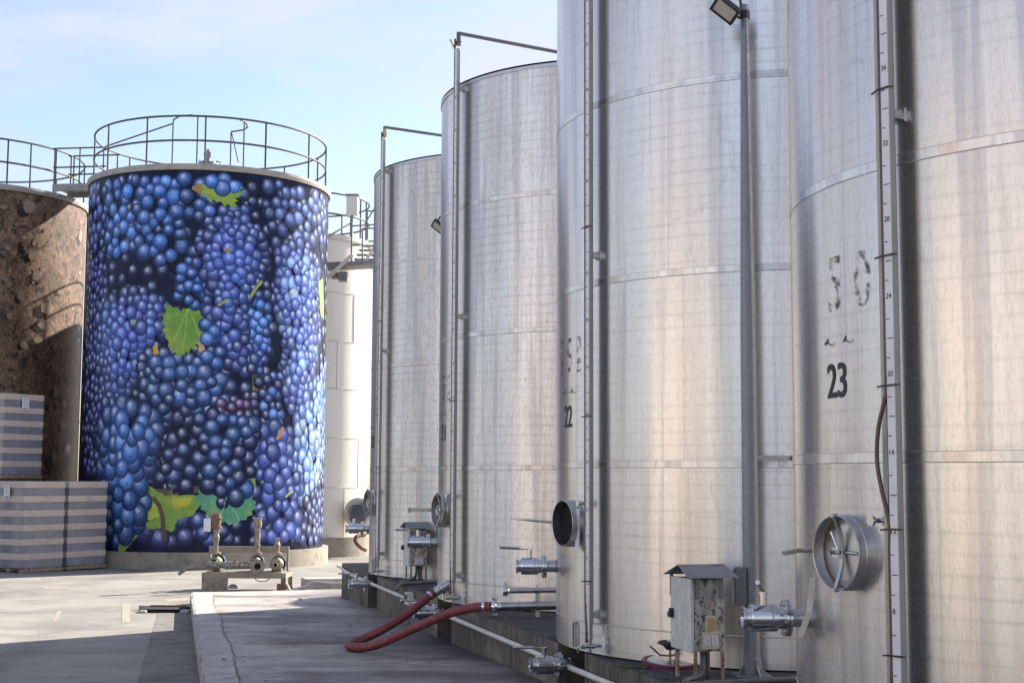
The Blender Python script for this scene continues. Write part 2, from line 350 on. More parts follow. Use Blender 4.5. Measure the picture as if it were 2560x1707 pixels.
def wrap_mat():
    m, n, p = new_mat('stretch_film'); v = objc(n, (1, 1, 1)); a = noise(n, v, 3.5, 6, .6, .8)
    p.inputs['Base Color'].default_value = (.78, .80, .86, 1); p.inputs['Roughness'].default_value = .22
    b = N(n, 'ShaderNodeBump', {'Height': noise(n, objc(n, (1, 1, 3)), 5, 5, .6, 1.0), 'Strength': 1.0, 'Distance': .08}); n.links.new(b.outputs[0], p.inputs['Normal'])
    st = noise(n, N(n, 'ShaderNodeMapping', {'Vector': v, 'Rotation': (.5, .6, .2), 'Scale': (1, 1, 5)}).outputs[0], 2.6, 6, .7, 1.2)  # pale alpha streaks paint wrinkle highlights into the film
    n.links.new(math_(n, 'ADD', math_(n, 'MULTIPLY_ADD', step(n, a, .5, .85), .22, .04), math_(n, 'MULTIPLY', step(n, st, .60, .68), .45)), p.inputs['Alpha']); return m
M['wrap'] = wrap_mat()
def grape_print():
    m, n, p = new_mat('grape_print'); uv = N(n, 'ShaderNodeUVMap').outputs[0]; sp = N(n, 'ShaderNodeSeparateXYZ', {0: uv})
    u, v = sp.outputs[0], sp.outputs[1]
    at_ = N(n, 'ShaderNodeAttribute', attribute_name='tint'); c = at_.outputs['Color']; a = at_.outputs['Alpha']
    r = math_(n, 'SQRT', math_(n, 'ADD', math_(n, 'MULTIPLY', u, u), math_(n, 'MULTIPLY', v, v)))
    ob = objc(n); sk = noise(n, ob, 26, 4, .75); bl = noise(n, ob, 7, 4, .6)
    hl = math_(n, 'SQRT', math_(n, 'ADD', math_(n, 'POWER', math_(n, 'ADD', u, .08), 2.0), math_(n, 'POWER', math_(n, 'SUBTRACT', v, .22), 2.0)))
    hl = math_(n, 'SUBTRACT', 1.0, step(n, hl, .02, .75))
    light = mixc(n, .6, mixc(n, 1.0, c, (2.2, 2.0, 1.7, 1), 'MULTIPLY'), (.46, .56, .92, 1))
    gl = math_(n, 'SQRT', math_(n, 'ADD', math_(n, 'POWER', math_(n, 'ADD', u, .18), 2.0), math_(n, 'POWER', math_(n, 'SUBTRACT', v, .36), 2.0)))
    col = mixc(n, math_(n, 'MULTIPLY', hl, math_(n, 'MULTIPLY_ADD', bl, 1.5, -.1)), c, light)
    col = mixc(n, math_(n, 'MULTIPLY', step(n, sk, .52, .72), .45), col, mixc(n, .35, c, (.01, .015, .05, 1)))
    col = mixc(n, math_(n, 'MULTIPLY', step(n, sk, .46, .30), .35), col, light)
    col = mixc(n, math_(n, 'MULTIPLY', math_(n, 'SUBTRACT', 1.0, step(n, gl, .08, .42)), math_(n, 'MULTIPLY', step(n, bl, .36, .58), .9)), col, mixc(n, .75, c, (.75, .82, .98, 1)))
    low = math_(n, 'MULTIPLY', step(n, math_(n, 'SUBTRACT', math_(n, 'MULTIPLY', r, .6), v), .10, 1.05), a)
    col = mixc(n, low, col, (.008, .012, .04, 1))
    col = mixc(n, math_(n, 'MULTIPLY', step(n, r, .60, 1.0), .92), col, mixc(n, .15, (.008, .012, .045, 1), c))
    dot = math_(n, 'SQRT', math_(n, 'ADD', math_(n, 'POWER', math_(n, 'SUBTRACT', u, .1), 2.0), math_(n, 'POWER', math_(n, 'ADD', v, .35), 2.0)))
    col = mixc(n, math_(n, 'SUBTRACT', 1.0, step(n, dot, .05, .10)), col, (.02, .015, .03, 1))
    n.links.new(col, p.inputs['Base Color']); p.inputs['Roughness'].default_value = .32; p.inputs['Specular IOR Level'].default_value = .2; return m
M['grape'] = grape_print()
def flat_print(name, rough=.35, warm=None):
    m, n, p = new_mat(name); at_ = N(n, 'ShaderNodeAttribute', attribute_name='tint'); c = at_.outputs['Color']; ob = objc(n)
    if warm: c = mixc(n, math_(n, 'MULTIPLY', step(n, noise(n, ob, 1.6, 4, .6), .48, .62), .55), c, mixc(n, .7, c, (.45, .48, .05, 1)))
    col = mixc(n, math_(n, 'MULTIPLY', step(n, noise(n, ob, 6, 6, .7), .4, .7), .5), c, mixc(n, .5, c, (.02, .04, .02, 1)))
    n.links.new(col, p.inputs['Base Color']); p.inputs['Roughness'].default_value = rough; return m
M['print_flat'] = flat_print('leaf_print', warm=True); M['stone_print'] = flat_print('stone_print')
M['print_dark'] = mat('dark_foliage_print', (.005, .008, .022), (.012, .02, .06), 1.2, rough=.3, spots=[((.02, .035, .10), 2.2, .6)])
def soil_mat():
    m, n, p = new_mat('soil_print'); v = objc(n); wv = mixc(n, .05, v, N(n, 'ShaderNodeTexNoise', {'Vector': v, 'Scale': 3.0, 'Detail': 5}).outputs[1])
    big = noise(n, wv, .9, 6, .65, .4); clod = noise(n, wv, 3.4, 8, .78, .3); grit = noise(n, v, 13, 6, .82)
    col = mixc(n, step(n, big, .36, .64), (.105, .058, .034, 1), (.24, .145, .09, 1))
    col = mixc(n, step(n, clod, .515, .575), col, (.035, .019, .013, 1))
    col = mixc(n, math_(n, 'MULTIPLY', step(n, clod, .44, .36), .75), col, (.32, .21, .14, 1))
    col = mixc(n, math_(n, 'MULTIPLY', step(n, grit, .53, .60), .75), col, (.05, .028, .019, 1))
    col = mixc(n, math_(n, 'MULTIPLY', step(n, grit, .44, .38), .6), col, (.50, .375, .275, 1))
    n.links.new(col, p.inputs['Base Color']); p.inputs['Roughness'].default_value = .5; p.inputs['Specular IOR Level'].default_value = .3; return m
M['soil'] = soil_mat()
M['print_dark'].node_tree.nodes['Principled BSDF'].inputs['Specular IOR Level'].default_value = .15

# ---- lettering turned into mesh
DEP = None
_tc = {}
def text_geo(s, bold=0.0, track=1.0):
    if (s, bold, track) in _tc: return _tc[(s, bold, track)]
    cu = bpy.data.curves.new('lettering', 'FONT'); cu.body = s; cu.size = 1.0; cu.offset = bold; cu.space_character = track; cu.resolution_u = 4
    o = bpy.data.objects.new('lettering', cu); COL.objects.link(o)
    dg = bpy.context.evaluated_depsgraph_get(); me = bpy.data.meshes.new_from_object(o.evaluated_get(dg))
    vs = [v.co.copy() for v in me.vertices]; fs = [tuple(p.vertices) for p in me.polygons]
    bpy.data.objects.remove(o); bpy.data.curves.remove(cu); bpy.data.meshes.remove(me)
    x0 = min(v.x for v in vs); x1 = max(v.x for v in vs); y0 = min(v.y for v in vs); y1 = max(v.y for v in vs)
    vs = [((v.x-x0)/(x1-x0), (v.y-y0)/(y1-y0)) for v in vs]
    _tc[(s, bold, track)] = (vs, fs); return vs, fs

# ------------------------------------------------------------------ ground
mb = MB(); mb.add([(x, y, road_z(y)) for y in (-250, 0, 14, 28, 45, 80) for x in (-200, -20, 0, 200)]+[(x, 600, road_z(80)) for x in (-600, -20, 0, 600)],
       [(j*4+i, j*4+i+1, (j+1)*4+i+1, (j+1)*4+i) for j in range(6) for i in range(3)])
tag(mb.build('road', M['road']), kind='structure')
RD = Vector((-.2757, .9612, 0)); PN = Vector((-.9612, -.2757, 0))      # along the tank row (away), and out of the plinth front
def row(x0, t): return Vector(x0)+RD*t
# raised slab along the plinth
SL0 = Vector((-5.74, 25.5, 0)); SL1 = Vector((-2.78, 12.94, 0)); sdir = (SL1-SL0).normalized()
SLn = SL1+sdir*14
poly = [(SL0.x, SL0.y), (SL0.x+.06, SL0.y-.5), (SL1.x, SL1.y), (SLn.x, SLn.y), (9, SLn.y), (9, 5), (4.2, 14), (1.2, 26.9), (-3.1, 26.6)]
poly[1] = tuple((SL0+sdir*.6+Vector((-.03, 0, 0))).xy)
mb = MB().prism(poly, lambda x, y: road_z(y)-.3, lambda x, y: slab_z(y))
slab = tag(mb.build('concrete_slab', M['slab'], bevel=.012), kind='structure')
# edge strip of the slab with the crack that follows it
inn = Vector((.972, .234, 0))
def sp_(t, o, dz): q = SL0+sdir*t+inn*o; return Vector((q.x, q.y, slab_z(q.y)+dz))
mb = MB()
ts = [i*.5 for i in range(0, 56)]
wob = [rnd.uniform(-.012, .012)+.02*sin(i*.7) for i in range(len(ts))]
L = [sp_(t, .015, .004) for t in ts]; Rr = [sp_(t, .34+wob[i], .004) for i, t in enumerate(ts)]
mb.add(L+Rr, [(i, i+1, len(ts)+i+1, len(ts)+i) for i in range(len(ts)-1)])
tag(mb.build('kerb_strip', M['kerb']), kind='structure')
mb = MB(); n_ = 240; a_ = []; b_ = []
for i in range(n_):
    t = .5+i*.105; o = .34+.02*sin(t*1.4)+rnd.uniform(-.018, .018); wdt = rnd.uniform(.001, .006)*(1.3 if t > 6 else 1)
    a_.append(sp_(t, o-wdt, .008)); b_.append(sp_(t, o+wdt, .008))
mb.add(a_+b_, [(i, i+1, n_+i+1, n_+i) for i in range(n_-1)])
for (x0, y0, x1, y1, k) in ((480, 1613, 1010, 1597, .003), (560, 1697, 900, 1686, .006), (550, 1514, 760, 1512, .003)):  # construction joints across the slab
    A_, B_ = [], []
    for i in range(41):
        d = ray(x0+(x1-x0)*i/40, y0+(y1-y0)*i/40); s = (-1.88+.0165*13.9)/(d.z+.0165*d.y); q = d*s
        ww = k*rnd.uniform(.4, 1.2); A_.append((q.x, q.y-ww, slab_z(q.y-ww)+.006)); B_.append((q.x, q.y+ww, slab_z(q.y+ww)+.006))
    mb.add(A_+B_, [(i, i+1, 42+i, 41+i) for i in range(40)])
tag(mb.build('crack_lines', M['crack']), kind='structure')
# faded yellow road paint
mb = MB()
def roadpx(x, y):
    d = ray(x, y); s = -1.9/(d.z+.0145*d.y); q = d*s; return Vector((q.x, q.y, road_z(q.y)+.004))
for quad in (((306, 1510), (326, 1510), (325, 1556), (304, 1556)), ((143, 1528), (155, 1527), (142, 1552), (130, 1554)),
             ((415, 1497), (475, 1493), (475, 1500), (415, 1504)), ((105, 1468), (170, 1466), (165, 1470), (108, 1472))):
    mb.add([roadpx(*q) for q in quad], [(0, 1, 2, 3)])
tag(mb.build('road_marking', M['road_yellow']), kind='structure')
# gutter strip beside the kerb and a drain opening
mb = MB(); q0, q1 = SL0+sdir*1.5-inn*.55, SL0+sdir*24-inn*.75
A_ = [q0+(q1-q0)*i/30 for i in range(31)]; B_ = [p+inn*(.55+.006*i) for i, p in enumerate(A_)]
mb.add([(p.x, p.y, road_z(p.y)+.004) for p in A_]+[(p.x, p.y, road_z(p.y)+.004) for p in B_], [(i, i+1, 32+i, 31+i) for i in range(30)])
tag(mb.build('gutter', concrete('gutter_concrete', (.20, .185, .165), (.145, .135, .12), (.07, .062, .055), (.04, .034, .03), 1.5)), kind='structure')
dr = roadpx(408, 1530); dr.z = road_z(dr.y)
g = thing('storm_drain', dr, 'dark storm drain opening framed by broken concrete beside the kerb', 'drain')
MB().box(dr+Vector((-.02, .15, .03)), (.72, .5, .06)).build('opening', M['void'], g)  # black box on the road stands in for the drain's unlit hollow
mb = MB()
for (ox, oy, sx, sy, sz) in ((.40, -.14, .16, .2, .07), (-.05, .46, .95, .10, .09), (-.30, -.15, .14, .10, .06)):
    mb.box(dr+Vector((ox, oy, sz/2-.01)), (sx, sy, sz))
mb.build('concrete_frame', M['kerb'], g, bevel=.03)
MB().box(dr+Vector((.0, .34, .075)), (.6, .03, .03)).build('grate_bar', M['rust_brown'], g)

# ------------------------------------------------------------------ the plinth under the row
def centre(i): return Vector((-.098+1.3107*i, 22.21-4.63*i, -1.46))
CT = [Vector((-.101, 22.211, -1.46)), Vector((1.206, 17.630, -1.46)), Vector((2.537, 13.014, -1.46)), Vector((3.834, 8.323, -1.46))]
P0 = Vector((-2.92, 24.457, 0))
t_end = 24.5; pts = [P0+PN*(-5.5), P0]
for c in CT:
    tt = (P0-c).dot(RD)
    for a, dpt in ((tt-.37, 0), (tt-.37, .3), (tt+.37, .3), (tt+.37, 0)): pts.append(P0-RD*a-PN*dpt)
pts.append(P0-RD*t_end); pts.append(P0-RD*t_end-PN*5.5)
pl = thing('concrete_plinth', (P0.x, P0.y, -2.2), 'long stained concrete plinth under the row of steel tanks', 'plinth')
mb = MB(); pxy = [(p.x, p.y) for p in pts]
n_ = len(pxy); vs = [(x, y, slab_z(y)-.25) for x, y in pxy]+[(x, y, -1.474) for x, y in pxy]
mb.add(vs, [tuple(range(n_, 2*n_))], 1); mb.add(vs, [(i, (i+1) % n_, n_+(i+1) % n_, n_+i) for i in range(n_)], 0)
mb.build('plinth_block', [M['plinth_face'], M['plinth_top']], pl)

# ------------------------------------------------------------------ steel storage tanks of the row
R = 2.12; ZT = 4.72; ZB = -1.46
C0 = CT[2]                                               # built as the tank with the number 22, then copied
def cy(a, z, p=0.0, c=C0): return Vector((c.x+(R+p)*cos(radians(a)), c.y+(R+p)*sin(radians(a)), z))
def nr(a): return Vector((cos(radians(a)), sin(radians(a)), 0))
def tn(a): return Vector((-sin(radians(a)), cos(radians(a)), 0))
tank0 = thing('storage_tank', C0, '', 'tank', 'numbered steel tanks in a row')
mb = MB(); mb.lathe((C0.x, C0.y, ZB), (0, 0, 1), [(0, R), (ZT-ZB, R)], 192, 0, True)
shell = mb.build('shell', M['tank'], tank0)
MB().lathe((C0.x, C0.y, ZT), (0, 0, 1), [(.03, R+.012), (.34, .25), (.34, 0)], 96).build('roof', M['steel_brushed'], tank0)
MB().lathe((C0.x, C0.y, ZT-.05), (0, 0, 1), [(.02, R+.001), (.02, R+.012), (.058, R+.012), (.062, R-.01)], 192).build('rim', M['steel_brushed'], tank0)
mb = MB()
for z in (.091, 1.644, 3.204):
    mb.lathe((C0.x, C0.y, z), (0, 0, 1), [(0, R+.0003), (0, R+.0025), (.052, R+.0025), (.052, R+.0003)], 192, 0)
    mb.lathe((C0.x, C0.y, z-.006), (0, 0, 1), [(0.0015, R+.0006), (.006, R+.0032)], 192, 1)
    mb.lathe((C0.x, C0.y, z+.052), (0, 0, 1), [(0, R+.0032), (.003, R+.0006)], 192, 1)
mb.lathe((C0.x, C0.y, -1.217), (0, 0, 1), [(0, R+.0005), (.003, R+.004), (.008, R+.004), (.011, R+.0005)], 192, 2)
for (a, z0, z1) in ((-122, -1.217, .09), (-123, .15, 1.64), (-126.5, 1.70, 3.2), (-127.5, 3.26, 4.66)):
    for k in (0,):
        a2 = a+degrees(.003/R); mb.add([cy(a, z0, .0008), cy(a2, z0, .0008), cy(a2, z1, .0008), cy(a, z1, .0008)], [(0, 1, 2, 3)], 3)
# seam bands take their tone from the tank's own object coordinates
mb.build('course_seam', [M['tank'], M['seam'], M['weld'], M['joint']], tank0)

# level gauge: aluminium channel, white scale, sight tube, ties, brackets
GA = -149.05; gn, gt = nr(GA), tn(GA)
GS, GO = .040, .045                                       # the channel stands this far along and off the shell
def gp(t, n, z): return Vector((C0.x, C0.y, 0))+gn*(R+n+GO)+gt*(t+GS)+Vector((0, 0, z))
zb, zt = -1.335, 5.14
def gbox(mb, t0, t1, n0, n1, z0, z1, m=0): mb.box(gp((t0+t1)/2, (n0+n1)/2, (z0+z1)/2), (t1-t0, n1-n0, z1-z0), (gt, gn, Vector((0, 0, 1))), m)
gauge = MB(); gbox(gauge, -.100, .029, .034, .038, zb+.12, zt-.02); gbox(gauge, .0245, .029, .0382, .0705, zb, zt); gbox(gauge, -.052, -.049, .0382, .0560, zb+.05, zt); gbox(gauge, -.098, .028, .030, .0338, zb+.13, zt-.03, 1)  # last strip is a dark backing added to darken the gauge's reflection
gauge = gauge.build('level_gauge', [M['alu'], M['rubber']], tank0)
mb = MB(); gbox(mb, -.029, .0243, .064, .0702, zb+.02, zt); mb.build('scale_strip', M['scale'], gauge)
mk = MB()
for r_ in range(2, 66):
    z = (r_-14.78)*.1; hh = .0026
    if r_ % 4 == 0:
        s = str(r_); vs, fs = text_geo(s, .018); w_ = .037 if r_ > 9 else .018; h_ = .027; x0 = -.022
        if r_ < 62:
            mk.add([gp(x0+u*w_, .0709, z+.006+v*h_) for u, v in vs], fs, 0)
            gbox(mk, -.021, .021, .0703, .0707, z-.001, z+.0008, 1)
        else: gbox(mk, -.022, .022, .0703, .0707, z-hh, z+hh)
    elif r_ % 2 == 0: gbox(mk, -.021, .021, .0703, .0707, z-hh, z+hh)
    else: gbox(mk, -.026, -.002, .0703, .0707, z-hh, z+hh)
mk.build('scale_marks', [M['black'], M['orange']], gauge)
pts = [gp(-.005, .078, -1.36), gp(-.014, .072, -1.2), gp(-.036, .064, -.95), gp(-.038, .064, -.3), gp(-.038, .064, 3), gp(-.038, .064, 5.1), gp(-.05, .06, 5.16)]
tube_std = MB().tube(smooth_path(pts, 6), .0115, 8).build('sight_tube', M['tube'], gauge)
def tie(par, zz):
    for z in zz:
        mb = MB(); tl = rnd.uniform(-.004, .004)
        mb.bar(gp(-.104, .060, z-.004+tl), gp(-.046, .0785, z), .009, .007, gn).bar(gp(-.046, .0795, z), gp(.031, .0765, z+.002), .009, .007, gn).bar(gp(.029, .070, z+.002), gp(.05, .062, z+.003+tl), .007, .010, gn)
        mb.build('cable_tie', M['rubber'], par)
for z in (-1.13, 1.90, 4.655):
    mb = MB(); mb.bar(gp(-.005, -.05, z), gp(-.005, .034, z), .05, .05, (0, 0, 1)); mb.bar(gp(-.005, -.052, z), gp(-.005, -.038, z), .075, .075, (0, 0, 1))
    mb.build('bracket', M['steel_brushed'], gauge, bevel=.003)
# level tap below the gauge
tp = MB(); TA = -147.5; tz = -1.385
tp.cyl(cy(TA, tz), cy(TA, tz, .17), .016, 14); tp.cyl(cy(TA, tz, .06), cy(TA, tz, .085), .022, 14); tp.cyl(cy(TA, tz, .165), cy(TA, tz, .182), .021, 10)
tp.cyl(cy(TA, tz-.045, .105), cy(TA, tz+.055, .105), .014, 12); tp.cyl(cy(TA, tz+.03, .105), cy(TA, tz+.055, .105), .021, 8); tp.cyl(cy(TA, tz-.05, .105), cy(TA, tz-.03, .105), .018, 8)
tp.tube([cy(TA, tz+.005, .175), cy(TA, tz+.012, .195), cy(TA-1, tz-.02, .205), cy(TA-1, tz-.05, .20)], .009, 8)
tp.build('level_tap', M['steel'], tank0)
mb = MB(); a = -145.2
mb.box(cy(a, -1.375, .03), (.036, .004, .15), (tn(a), nr(a), Vector((0, 0, 1)))); plate = mb.build('zero_plate', M['scale'], tank0)
mb = MB()
for z in (-1.345, -1.405): mb.box(cy(a, z, .0328), (.02, .0008, .003), (tn(a), nr(a), Vector((0, 0, 1))))
vs, fs = text_geo('0', .01); mb.add([cy(a, -1.437+v*.022, .0328)+tn(a)*((u-.5)*.012) for u, v in vs], fs); mb.build('zero_mark', M['black'], plate)
for z in (-1.32, -1.43): MB().cyl(cy(a-.3, z, 0), cy(a-.3, z, .028), .005, 8).build('plate_pin', M['steel'], plate)
# ground lug: a small rounded loop welded low on the shell
a = -158.5; P_ = [cy(a+x, z, .012) for x, z in ((-.9, -1.44), (-.95, -1.26), (-.6, -1.235), (.6, -1.235), (.95, -1.26), (.9, -1.44))]
MB().tube(P_, .007, 6).build('lug_loop', M['steel_dark'], tank0)
# two small hooks above the number
for a in (-166, -160.7): MB().tube([cy(a-.4, .785, .003), cy(a-.4, .757, .004), cy(a-.2, .75, .02), cy(a+.2, .75, .026), cy(a+.5, .762, .03)], .0045, 6).build('sign_hook', M['steel_dark'], tank0)
# sample cock beside the manway
a = -152.8; mb = MB(); z = -.21
mb.cyl(cy(a, z), cy(a, z, .085), .014, 14); mb.cyl(cy(a, z, .085), cy(a, z, .1), .028, 20); mb.box(cy(a, z-.03, .012), (.05, .02, .075), (tn(a), nr(a), Vector((0, 0, 1)))); mb.cyl(cy(a, z, .01), cy(a, z, .03), .024, 12)
mb.build('sample_cock', M['steel'], tank0)
# ball valves
def valve(par, base, d, name='valve', handle=None, twist=0.0):
    d = Vector(d).normalized(); v = MB()
    v.lathe(base, d, [(-.02, .0525), (.10, .0525)], 28, 1)
    v.lathe(base, d, [(0, .054), (.006, .06), (.014, .06), (.018, .0525)], 28, 1)
    v.lathe(base, d, [(.096, .0525), (.096, .106), (.112, .106), (.112, .09)], 36); v.lathe(base, d, [(.112, .090), (.116, .090)], 36, 2)
    v.lathe(base, d, [(.116, .09), (.116, .106), (.132, .106), (.132, .056)], 36)
    x = d.cross(Vector((0, 0, 1))).normalized(); y = x.cross(d)
    for k in range(8):
        an = 2*pi*k/8+.2; o = x*cos(an)*.089+y*sin(an)*.089
        v.cyl(Vector(base)+d*.088+o, Vector(base)+d*.144+o, .004, 8); v.cyl(Vector(base)+d*.132+o, Vector(base)+d*.138+o, .0065, 6)
    v.lathe(base, d, [(.131, .062), (.168, .062), (.168, .074), (.176, .0775), (.32, .0775), (.326, .074), (.326, .056), (.352, .054), (.360, .069), (.371, .069), (.371, .05), (.352, .046), (.2, .046), (.2, 0)], 36)
    v.lathe(base, d, [(.20, .0785), (.21, .0785)], 36, 1); v.lathe(base, d, [(.212, .045), (.212, 0)], 24, 2)
    vo = v.build(name, [M['steel'], M['steel_brushed'], M['void']], par)
    hb = Vector(base)+d*.245; up = Vector((0, 0, 1)); h = MB()
    h.cyl(hb+up*.07, hb+up*.135, .021, 16); h.cyl(hb+up*.135, hb+up*.152, .026, 12)
    if handle is not None:
        hd = Vector(handle).normalized(); s0 = hb+up*.147
        h.bar(s0-hd*.015, s0+hd*.13+up*.008, .026, .009); h.cyl(s0+hd*.10+up*.010, s0+hd*.285+up*.017, .013, 12)
    h.build('valve_handle', M['steel'], vo)
    return vo
# lower valve in the plinth notch (same on every tank)
valve(tank0, Vector((C0.x, C0.y, -1.615))+PN*2.09, PN, 'drain_valve', PN*1+Vector((0, 0, -.02)))
# manway neck
MA = -155.0; mn = nr(MA); mt = tn(MA); MC = cy(-160.9, -.390)
up = Vector((0, 0, 1))
mb = MB(); mb.lathe(MC, mn, [(-.07, .206), (.0, .205), (.008, .199), (.036, .199), (.040, .2025), (.047, .2025), (.051, .199), (.098, .199), (.1, .196), (.098, .192), (-.06, .190)], 64)
neck = mb.build('manway', M['steel_brushed'], tank0)
for ch in list(neck.children): pass
# gauge pipe spray arm over the roof
arm = MB(); e0 = Vector((C0.x, C0.y, 0))+gn*(R+.06); e1 = Vector((C0.x, C0.y, 0))+gn*.5
arm.tube([e0+Vector((0, 0, 5.35)), e1+Vector((0, 0, 5.35))], .024, 10); arm.tube([e0+Vector((0, 0, 5.36)), e0+Vector((0, 0, 5.22))], .026, 10); arm.cyl(e0+Vector((0, 0, 5.2)), e0+Vector((0, 0, 5.25)), .036, 10)
arm.cyl(e1+Vector((0, 0, 4.9)), e1+Vector((0, 0, 5.36)), .03, 10)
arm.build('roof_pipe', M['conduit'], tank0)

# copies of the common part for the other three, then what is particular to each
tanks = {22: tank0}
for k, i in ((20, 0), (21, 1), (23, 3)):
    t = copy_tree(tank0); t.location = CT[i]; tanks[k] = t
def kid(t, nm): return [o for o in t.children if o.name.split('.')[0] == nm][0]
LAB = {20: 'dull steel tank farthest along the row, beside the white tanks behind',
       21: 'steel tank numbered 21 that the red hose is coupled to',
       22: 'steel tank numbered 22 with an open round manway and paper tag',
       23: 'nearest steel tank, numbered 23 in black, at the right edge'}
for k, t in tanks.items():
    t['label'] = LAB[k]
    kid(t, 'shell').color = ({20: .95, 21: .62, 22: .22, 23: .12}[k], 0, 0, 1)
    kid(t, 'course_seam').color = kid(t, 'shell').color
def stencil_mat():
    m, n, p = new_mat('worn_stencil_paint'); p.inputs['Base Color'].default_value = (.035, .035, .038, 1); p.inputs['Roughness'].default_value = .6
    v = objc(n); a = noise(n, v, 16, 6, .7)
    n.links.new(math_(n, 'MULTIPLY', step(n, a, .47, .60), .72), p.inputs['Alpha']); return m
M['stencil'] = stencil_mat()
def wrap_text(mb, c, s, a0, a1, z0, z1, bold, p=.0035, cond=None):
    vs, fs = text_geo(s, bold, .95)
    mb.add([cy(a0+(a1-a0)*u, z0+(z1-z0)*v, p, c) for u, v in vs], fs)
STENCIL = {20: '2', 21: '52', 22: '151', 23: '50'}
for k, i in ((20, 0), (21, 1), (22, 2), (23, 3)):
    t, c = tanks[k], CT[i]
    mb = MB(); wrap_text(mb, c, str(k), -166.7, -161.0, .448, .642, .012); mb.build('painted_number', M['black'], t)
    mb = MB(); s = STENCIL[k]; spots = {'2': [-158], '52': [-164, -157.8], '151': [-169.2, -163, -157], '50': [-164, -156.7]}[s]
    for ch, a in zip(s, spots):
        vs, fs = text_geo(ch, .008); wd = 1.9 if ch != '1' else 1.1
        # stencil letters: bridged, with the upper and lower halves parted
        mb.add([cy(a-wd+2*wd*u, .925+.30*v+(0.012 if v > .5 else 0), .0035, c) for u, v in vs], fs)
    mb.build('stencilled_capacity', M['stencil'], t)
    nk = kid(t, 'manway'); off = c-C0
    def X(p): return p+off
    if k == 22:
        MB().lathe(X(MC), mn, [(.024, .1905), (.024, 0)], 48, 0, False).build('painted_dark', M['void'], nk)  # black disc stands in for the unlit inside; the shell is not cut
        # swung-out lid arm
        a0_ = X(MC)+mn*.06-mt*.205; dv = (-mt*.15+PN*1.0).normalized()
        MB().cyl(a0_, a0_+dv*.34+up*.03, .011, 10).bar(a0_+dv*.27+up*.024, a0_+dv*.40+up*.036, .03, .014).build('lid_arm', M['steel'], nk)
    else:
        lid = MB(); lid.lathe(X(MC), mn, [(.022, .188), (.028, .15), (.034, 0)], 48); lid = lid.build('manway_lid', M['lid'], nk)
        MB().lathe(X(MC), mn, [(.018, .1898), (.027, .1895), (.028, .186), (.020, .185)], 48).build('lid_gasket', M['gasket'], lid)
        cb = MB(); n_ = 16
        pth = [X(MC)+up*(.2-.4*j/n_)+mn*(.104-.055*sin(pi*j/n_))+mt*(.0) for j in range(n_+1)]
        for j in range(n_): cb.bar(pth[j], pth[j+1], .024, .016, mt.cross(pth[j+1]-pth[j]))
        cb.cyl(X(MC)+up*.197+mn*.085, X(MC)+up*.197+mn*.118, .012, 10); cb.cyl(X(MC)-up*.197+mn*.085, X(MC)-up*.197+mn*.118, .012, 10)
        cb.build('lid_crossbar', M['steel_brushed'], lid)
        if k == 23:
            hw = MB(); b0 = X(MC)+mn*.068-mt*.02; hw.box(b0, (.05, .035, .05), (mt, mn, up)); hw.cyl(b0, b0+mn*.05-mt*.01, .012, 10)
            hw.cyl(b0+up*.02, b0+up*.11-mt*.03+mn*.02, .010, 10)
            hw.cyl(X(MC)+mt*.03+mn*.045, X(MC)+mt*.12+mn*.045, .010, 10); hw.build('lid_handle', M['steel'], lid)
        else:
            hw = MB(); o = X(MC)+mn*.085; hw.tube([o+(mt*cos(2*pi*j/24)+up*sin(2*pi*j/24))*.055 for j in range(25)], .009, 8, caps=False)
            for j in range(3):
                an = j*2.094+.3; hw.cyl(o, o+(mt*cos(an)+up*sin(an))*.055, .007, 8)
            hw.cyl(X(MC)+mn*.018, o+mn*.015, .014, 10); hw.build('lid_handwheel', M['steel'], lid)
        ar = MB(); h0 = X(MC)+mn*.055-mt*.205
        if k == 21: ar.bar(h0, h0+PN*.30-mt*.02, .012, .045); ar.bar(h0+PN*.30-mt*.02+up*.03, h0+PN*.30-mt*.02-up*.03, .03, .014, mt)
        elif k == 20: ar.bar(h0, h0+PN*.12, .012, .05); ar.bar(h0+PN*.12, h0+PN*.13-mt*.02+mn*.08, .012, .05)
        else: ar.cyl(h0, h0+PN*.12+up*.0, .011, 10); ar.bar(h0+PN*.11+up*.004, h0+PN*.155+mn*.06-up*.012, .034, .022)
        ar.cyl(h0-up*.07, h0+up*.07, .012, 10); ar.cyl(h0-up*.05, h0-up*.044, .022, 8); ar.cyl(h0+up*.05, h0+up*.056, .022, 8)
        ar.build('lid_arm', M['steel_brushed'], nk)
    hnd = {20: Vector((.35, 1, 0)), 21: PN+Vector((0, 0, -.02)), 22: PN+Vector((0, 0, .03)), 23: Vector((-.28, -.93, .2))}[k]
    valve(t, X(cy(-178.2, -.80)), nr(-178.2), 'outlet_valve', None if k == 20 else hnd)
    ga = kid(t, 'level_gauge'); g0 = C0
    C0 = c; tie(ga, {20: (.15, 2.35, .06), 21: (.9, -1.2), 22: (-.855, .52, 2.14, 5.0), 23: (-.86, .465, 1.15, 2.03, 2.9, -.25)}[k][:5] if k != 23 else (-1.005+.145-.02, -.25, .48, 1.15, 2.03)); C0 = g0
